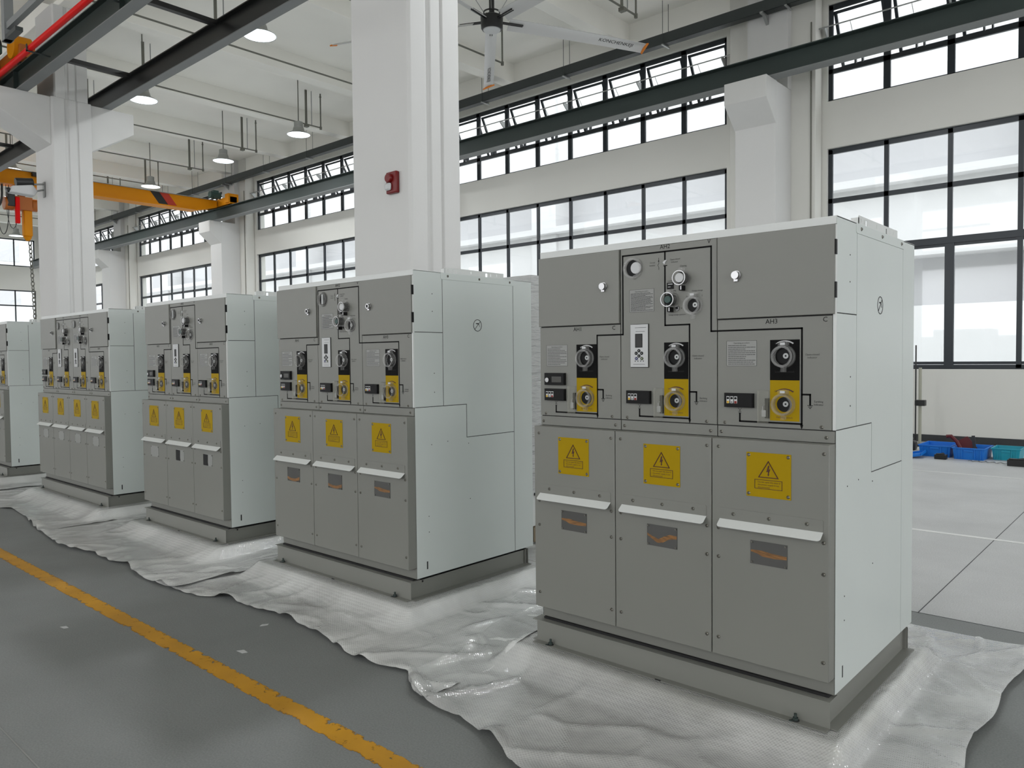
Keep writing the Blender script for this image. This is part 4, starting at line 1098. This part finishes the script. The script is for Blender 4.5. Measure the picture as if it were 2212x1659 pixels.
# alarm on the large column
t = empty('fire_alarm', (-6.405, 5.34, 3.37), 'dark red fire alarm sounder with white lens on the large column', 'fire alarm')
b = MB(); b.box(-.085, .085, -.05, 0, -.01, .22); b.build('housing', ['alarm_red'], t, bevel=.012)
b = MB(); b.cyl((-.02, -.05, .15), (-.02, -.085, .15), .05, 20, r2=.045); b.build('horn', ['alarm_red'], t, bevel=.004)
b = MB(); b.box(-.075, .015, -.085, -.045, .02, .10); b.build('lens', ['white_plastic'], t, bevel=.02)
# surveillance camera on the two-corbel column
t = empty('security_camera', (-17.22, 5.33, 5.0), 'white security camera with a black housing, bracketed to the two-corbel column', 'camera')
b = MB(); b.box(-.05, .05, -.012, 0, -.1, .2); b.cyl((0, 0, .05), (0, -.2, -.02), .018, 8); b.cyl((0, 0, .16), (0, -.22, .12), .018, 8); b.build('wall_arm', ['galv'], t)
b = MB(); b.prism([(-.62, -.10), (-.20, -.12), (-.14, -.02), (-.22, .10), (-.58, .03)], 'x', -.10, .10); b.build('camera_body', ['white_plastic'], t, bevel=.02)
b = MB(); b.cyl((0, -.50, .12), (0, -.20, .16), .085, 16); b.build('lamp_housing', ['fan_black'], t, bevel=.01)
b = MB(); b.cyl((0, -.66, -.06), (0, -.60, -.04), .05, 14); b.build('lens', ['fan_black'], t)

# ------------------------------------------------------------------ things on the floor
def line(name, x0, x1, y0, y1, mat, label, cat='floor marking', z=.002):
    b = MB(); b.box(x0, x1, y0, y1, .0003, z); return tag(b.build(name, [mat]), label, cat)
line('floor_line', -48, 8, 1.84, 1.945, 'yellow_line', 'worn yellow floor line running along the aisle')
line('floor_line', -48, 14, 7.555, 7.615, 'white_line', 'white floor line nearer the cabinets at the right')
line('floor_line', -48, 14, 11.46, 11.51, 'white_line', 'white floor line nearer the blue crates')
for (x0, x1, y0, y1, l) in ((-48, 14, 5.137, 5.143, 'thin floor joint just behind the bubble wrap, parallel to the windows'), (-1.243, -1.237, 5.14, 15.3, 'thin floor joint running from the wrap towards the window wall'), (-48, 14, .957, .963, 'thin floor joint nearer the camera than the yellow line')):
    line('floor_joint', x0, x1, y0, y1, 'skirt' if y0 > 2 else 'galv', l, 'floor joint', .0012)
for i, (x, y, s, a, l) in enumerate(((-5.04, 1.60, .03, .2, 'tiny white scrap between the yellow line and the left edge'), (-3.86, 2.10, .035, .1, 'tiny white paper scrap on the aisle beyond the yellow line'), (-4.15, 2.40, .028, 1.2, 'tiny white scrap at the front edge of the bubble wrap'))):
    b = MB(); b.prism([(-s, -s * .4), (s * .6, -s * .5), (s, s * .2), (-s * .4, s * .5)], 'z', .0005, .002); o = b.build('paper_scrap', ['white_plastic']); o.location = (x, y, 0); o.rotation_euler = (0, 0, a); tag(o, l, 'scrap')

def crate(x, y, w, d, h, mat, label):
    t = empty('plastic_crate', (x, y, 0), label, 'crate', 'crates by the window wall')
    b = MB(); tk = .008; f = .02
    def wall(p0, p1, q0, q1):   # outer bottom->top
        b.add([p0, p1, q1, q0], [(0, 1, 2, 3)])
    X0, X1, Y0, Y1 = -w / 2, w / 2, 0, d; s = .018
    outb = [(X0 + s, Y0 + s), (X1 - s, Y0 + s), (X1 - s, Y1 - s), (X0 + s, Y1 - s)]; outt = [(X0, Y0), (X1, Y0), (X1, Y1), (X0, Y1)]
    inn = lambda P_: [(p[0] + (tk if p[0] < 0 else -tk), p[1] + (tk if p[1] < d / 2 else -tk)) for p in P_]
    ob = [(p[0], p[1], .0) for p in outb]; ot = [(p[0], p[1], h) for p in outt]; it = [(p[0], p[1], h) for p in inn(outt)]; ib = [(p[0], p[1], .01) for p in inn(outb)]
    vs = ob + ot + it + ib; fs = [(3, 2, 1, 0), (12, 13, 14, 15)]
    for i in range(4):
        j = (i + 1) % 4; fs += [(i, j, 4 + j, 4 + i), (4 + i, 4 + j, 8 + j, 8 + i), (8 + i, 8 + j, 12 + j, 12 + i)]
    b.add(vs, fs); b.build('tub', [mat], t)
    b = MB(); z0, z1 = h - .012, h + .004
    b.box(X0 - .012, X1 + .012, Y0 - .012, Y0 + .002, z0, z1); b.box(X0 - .012, X1 + .012, Y1 - .002, Y1 + .012, z0, z1); b.box(X0 - .012, X0 + .002, Y0, Y1, z0, z1); b.box(X1 - .002, X1 + .012, Y0, Y1, z0, z1)
    b.build('rim', [mat], t)
    b = MB(); b.box(-.06, .06, -.008, .004, h - .05, h - .028); b.build('handle', [mat], t)
    for k in (-.38, -.2, .2, .38):
        b = MB(); b.box(k * w - .005, k * w + .005, -.006, .012, .015, h - .02); b.build('rib', [mat], t)
    return t
crate(-2.97, 13.18, .44, .62, .175, 'crate', 'blue plastic crate at the left end of the three')
crate(-2.49, 13.08, .42, .62, .175, 'crate', 'blue plastic crate in the middle, with a maroon board leaning in it')
crate(-2.05, 13.32, .36, .45, .175, 'crate2', 'teal plastic crate at the right end of the three')
b = MB(); b.prism([(-.15, 0), (.14, 0), (.14, .10), (.0, .27), (-.15, .18)], 'y', -.01, .01); o = b.build('maroon_board', ['maroon'], bevel=.002); o.location = (-2.585, 13.45, .05); o.rotation_euler = (R(-12), 0, 0)
tag(o, 'maroon triangular board standing in the middle blue crate', 'board')
b = MB(); b.tube([(0, 0, 0), (-.06, 0, .12), (-.14, 0, .20), (-.20, 0, .19)], .028, 8); o = b.build('glove', ['maroon']); o.location = (-2.62, 13.25, .13); tag(o, 'curved dark red glove poking out of the middle crate', 'glove')
b = MB(); b.box(-.022, .022, -.008, .008, 0, .28); o = b.build('steel_strip', ['skirt']); o.location = (-2.46, 13.40, .06); o.rotation_euler = (0, R(-6), 0); tag(o, 'short dark steel strip standing in the middle crate', 'steel strip')
t = empty('blue_tray', (-3.20, 12.92, .03), 'shallow blue lid lying tilted left of the crates', 'lid'); t.rotation_euler = (R(4), R(-12), 0)
b = MB(); b.box(-.22, .14, -.14, .2, -.004, .006); b.build('tray_base', ['crate'], t, bevel=.002)
b = MB()
for q in ((-.22, .14, -.14, -.13), (-.22, .14, .19, .2), (-.22, -.21, -.14, .2), (.13, .14, -.14, .2)): b.box(q[0], q[1], q[2], q[3], .006, .035)
b.build('tray_rim', ['crate'], t)
for (x, y, w, h, l) in ((-2.83, 12.95, .16, .07, 'small black tool box in front of the left blue crate'), (-1.80, 12.75, .28, .09, 'black tool lying in front of the teal crate')):
    b = MB(); b.box(-w / 2, w / 2, -.05, .05, 0, h); b.box(-w / 2 + .02, w / 2 - .03, -.04, .03, h, h + .015); b.cyl((-w / 4, -.02, h), (w / 4, .01, h + .02), .012, 8); o = b.build('tool_box', ['fan_black'], bevel=.006); o.location = (x, y, 0); tag(o, l, 'tool')
b = MB(); b.tube([(-.16 + .02 * i + .0, .05 * math.sin(i * 1.3), .008 + .002 * (i % 3)) for i in range(26)], .006, 6); o = b.build('loose_cable', ['galv']); o.location = (-2.3, 12.92, 0); tag(o, 'thin loose grey cable in front of the crates', 'cable')
t = empty('support_pole', (-3.52, 14.6, 0), 'slim pole with a black clamp standing at the wall behind the nearest cabinet', 'pole')
b = MB(); b.cyl((0, 0, .02), (0, 0, 1.36), .025, 12); b.build('pole', ['pole_grey'], t)
b = MB(); b.box(-.07, .09, -.07, .05, .70, .80); b.build('clamp', ['fan_black'], t, bevel=.008)
b = MB(); b.cyl((0, 0, 0), (0, 0, .025), .13, 20); b.build('foot', ['fan_black'], t)
b = MB(); b.cyl((-.07, 0, .02), (-.07, 0, 1.75), .012, 8); b.build('rod', ['fan_black'], t)
b = MB(); b.box(-.1, .1, -.08, .08, .0, .16); b.box(-.06, .05, -.05, .05, .16, .22); o = b.build('black_bag', ['fan_black'], bevel=.03); o.location = (-3.50, 13.9, 0); tag(o, 'small black bag on the floor beside the slim pole', 'bag')

# film-wrapped cabinet behind the second one
t = empty('wrapped_cabinet', (-4.95, 5.0, 0), 'plastic-wrapped pale cabinet standing behind the second cabinet', 'cabinet')
def wrapped():
    vs = []; fs = []; nu, nv = 26, 34; W2, D2 = 1.45, 1.1
    for face in range(4):
        o = len(vs)
        for j in range(nv + 1):
            for i in range(nu + 1):
                u = i / nu; v = j / nv; z = .45 + 1.85 * v
                if face == 0: p = Vector((-W2 / 2 + W2 * u, 0, z)); nrm = Vector((0, -1, 0))
                elif face == 1: p = Vector((W2 / 2, D2 * u, z)); nrm = Vector((1, 0, 0))
                elif face == 2: p = Vector((W2 / 2 - W2 * u, D2, z)); nrm = Vector((0, 1, 0))
                else: p = Vector((-W2 / 2, D2 - D2 * u, z)); nrm = Vector((-1, 0, 0))
                e = min(u, 1 - u, .12) / .12 * min(1 - v, .1) / .1
                p += nrm * (.018 * noise.noise(Vector((p.x * 5, p.y * 5 + 3, z * 12 + p.x * 6))) * e + .008 * e)
                vs.append(tuple(p))
        for j in range(nv):
            for i in range(nu): a = o + j * (nu + 1) + i; fs.append((a, a + 1, a + nu + 2, a + nu + 1))
    o = len(vs); z = 2.30
    vs += [(-W2 / 2, 0, z), (W2 / 2, 0, z), (W2 / 2, D2, z), (-W2 / 2, D2, z)]; fs.append((o, o + 1, o + 2, o + 3))
    b = MB(); b.add(vs, fs); return b
wrapped().build('plastic_film', ['film'], t, angle=60)
b = MB(); b.box(-.70, .70, .02, 1.08, .13, 2.28); b.build('body', ['powder_light'], t, bevel=.005)
b = MB()
for y in (.02, .5, .96): b.box(-.72, .72, y, y + .12, 0, .10)
for y in range(6): b.box(-.72, .72, y * .19 + .02, y * .19 + .14, .10, .125)
b.build('pallet', ['wood'], t)
for z in (.40, .58):
    b = MB(); b.box(.70, .735, .05, .16, z, z + .022); b.build('strap_end', ['fan_black'], t)

# ------------------------------------------------------------------ outside
b = MB(); b.box(-70, 40, -60, 60, -.45, -.25); o = b.build('yard_ground', ['pale_yard']); tag(o, 'near-white yard outside the windows, brightened to bounce daylight indoors', 'ground')
t = empty('building', (-15, 27, -.25), 'pale grey building across the yard seen through the window wall', 'building')
b = MB(); b.box(-50, 45, 1.0, 1.5, 0, 16); b.build('facade_wall', ['facade_grey'], t)
b = MB(); b.box(-50, 45, 0, 1.0, 5.0, 7.6); b.build('spandrel', ['facade'], t)
b = MB(); b.box(-50, 45, 0, 1.0, 0, 3.4); b.build('spandrel', ['facade'], t)
b = MB(); b.box(-50, 45, 0, 1.0, 10.4, 16); b.build('spandrel', ['facade'], t)
b = MB(); b.box(-50, 45, -.5, 0, 7.35, 7.6); b.build('ledge', ['facade'], t)
for k in range(10):
    b = MB(); b.box(-46 + 9.6 * k, -44.6 + 9.6 * k, -.15, 1, 0, 16); b.build('pier', ['facade'], t)
t = empty('building', (-72, 0, -.25), 'pale far building seen through the end windows', 'building')
b = MB(); b.box(0, 1, -30, 40, 0, 14); b.build('facade_wall', ['facade'], t)
for k in range(10):
    for z in (3, 6.5, 10):
        b = MB(); b.box(1, 1.05, -28 + 6.5 * k, -25.5 + 6.5 * k, z, z + 1.6); b.build('facade_window', ['facade_grey'], t)

# ------------------------------------------------------------------ light
w = bpy.data.worlds.new('sky'); sc.world = w; w.use_nodes = True
nt = w.node_tree; bg = nt.nodes['Background']; bg.inputs['Color'].default_value = (.96, .97, 1.0, 1); bg.inputs['Strength'].default_value = 3.1
def portal(loc, rot, sx, sy):
    l = bpy.data.lights.new('daylight_portal', 'AREA'); l.shape = 'RECTANGLE'; l.size = sx; l.size_y = sy; l.cycles.is_portal = True
    o = bpy.data.objects.new('daylight_portal', l); COL.objects.link(o); o.location = loc; o.rotation_euler = rot; return o
for (a, c) in bays[2:]:
    portal(((a + c) / 2, YB + .34, (LZ0 + LZ1) / 2), (R(-90), 0, 0), c - a, LZ1 - LZ0); portal(((a + c) / 2, YB + .34, (UZ0 + UZ1) / 2), (R(-90), 0, 0), c - a, UZ1 - UZ0)
for (a, c) in fb[1:]:
    portal(((a + c) / 2, YS - .34, 3.46), (R(90), 0, 0), c - a, 4.28); portal(((a + c) / 2, YS - .34, 7.46), (R(90), 0, 0), c - a, UZ1 - UZ0)
portal((XE + .34, -2.1, 4.3), (0, R(90), 0), 8.2, 13.8); portal((XE + .34, 10.5, 4.3), (0, R(90), 0), 8.2, 8.6)

# ------------------------------------------------------------------ camera
cam = bpy.data.cameras.new('camera'); co = bpy.data.objects.new('camera', cam); COL.objects.link(co)
cam.sensor_fit = 'HORIZONTAL'; cam.sensor_width = 36; cam.lens = 36 * 1652.106 / 2212
yaw, pit, rol = -0.727126816, -0.0335870716, 0.00969588
f = Vector((math.sin(yaw) * math.cos(pit), math.cos(yaw) * math.cos(pit), math.sin(pit)))
r = f.cross(Vector((0, 0, 1))).normalized(); d = f.cross(r)
r2 = r * math.cos(rol) + d * math.sin(rol); d2 = d * math.cos(rol) - r * math.sin(rol)
mt = Matrix((( r2.x, -d2.x, -f.x, 0), (r2.y, -d2.y, -f.y, 0), (r2.z, -d2.z, -f.z, 1.59), (0, 0, 0, 1)))
co.matrix_world = mt
cam.clip_end = 300; cam.clip_start = .05
sc.camera = co
sc.view_settings.view_transform = 'Standard'; sc.view_settings.look = 'None'; sc.view_settings.gamma = 1; sc.view_settings.exposure = 0.0
cy = sc.cycles
cy.use_denoising = True; cy.denoiser = 'OPENIMAGEDENOISE'; cy.max_bounces = 7; cy.diffuse_bounces = 4; cy.glossy_bounces = 3; cy.transmission_bounces = 4; cy.transparent_max_bounces = 12
cy.sample_clamp_indirect = 6; cy.use_adaptive_sampling = True; cy.adaptive_threshold = .03; cy.caustics_reflective = False; cy.caustics_refractive = False
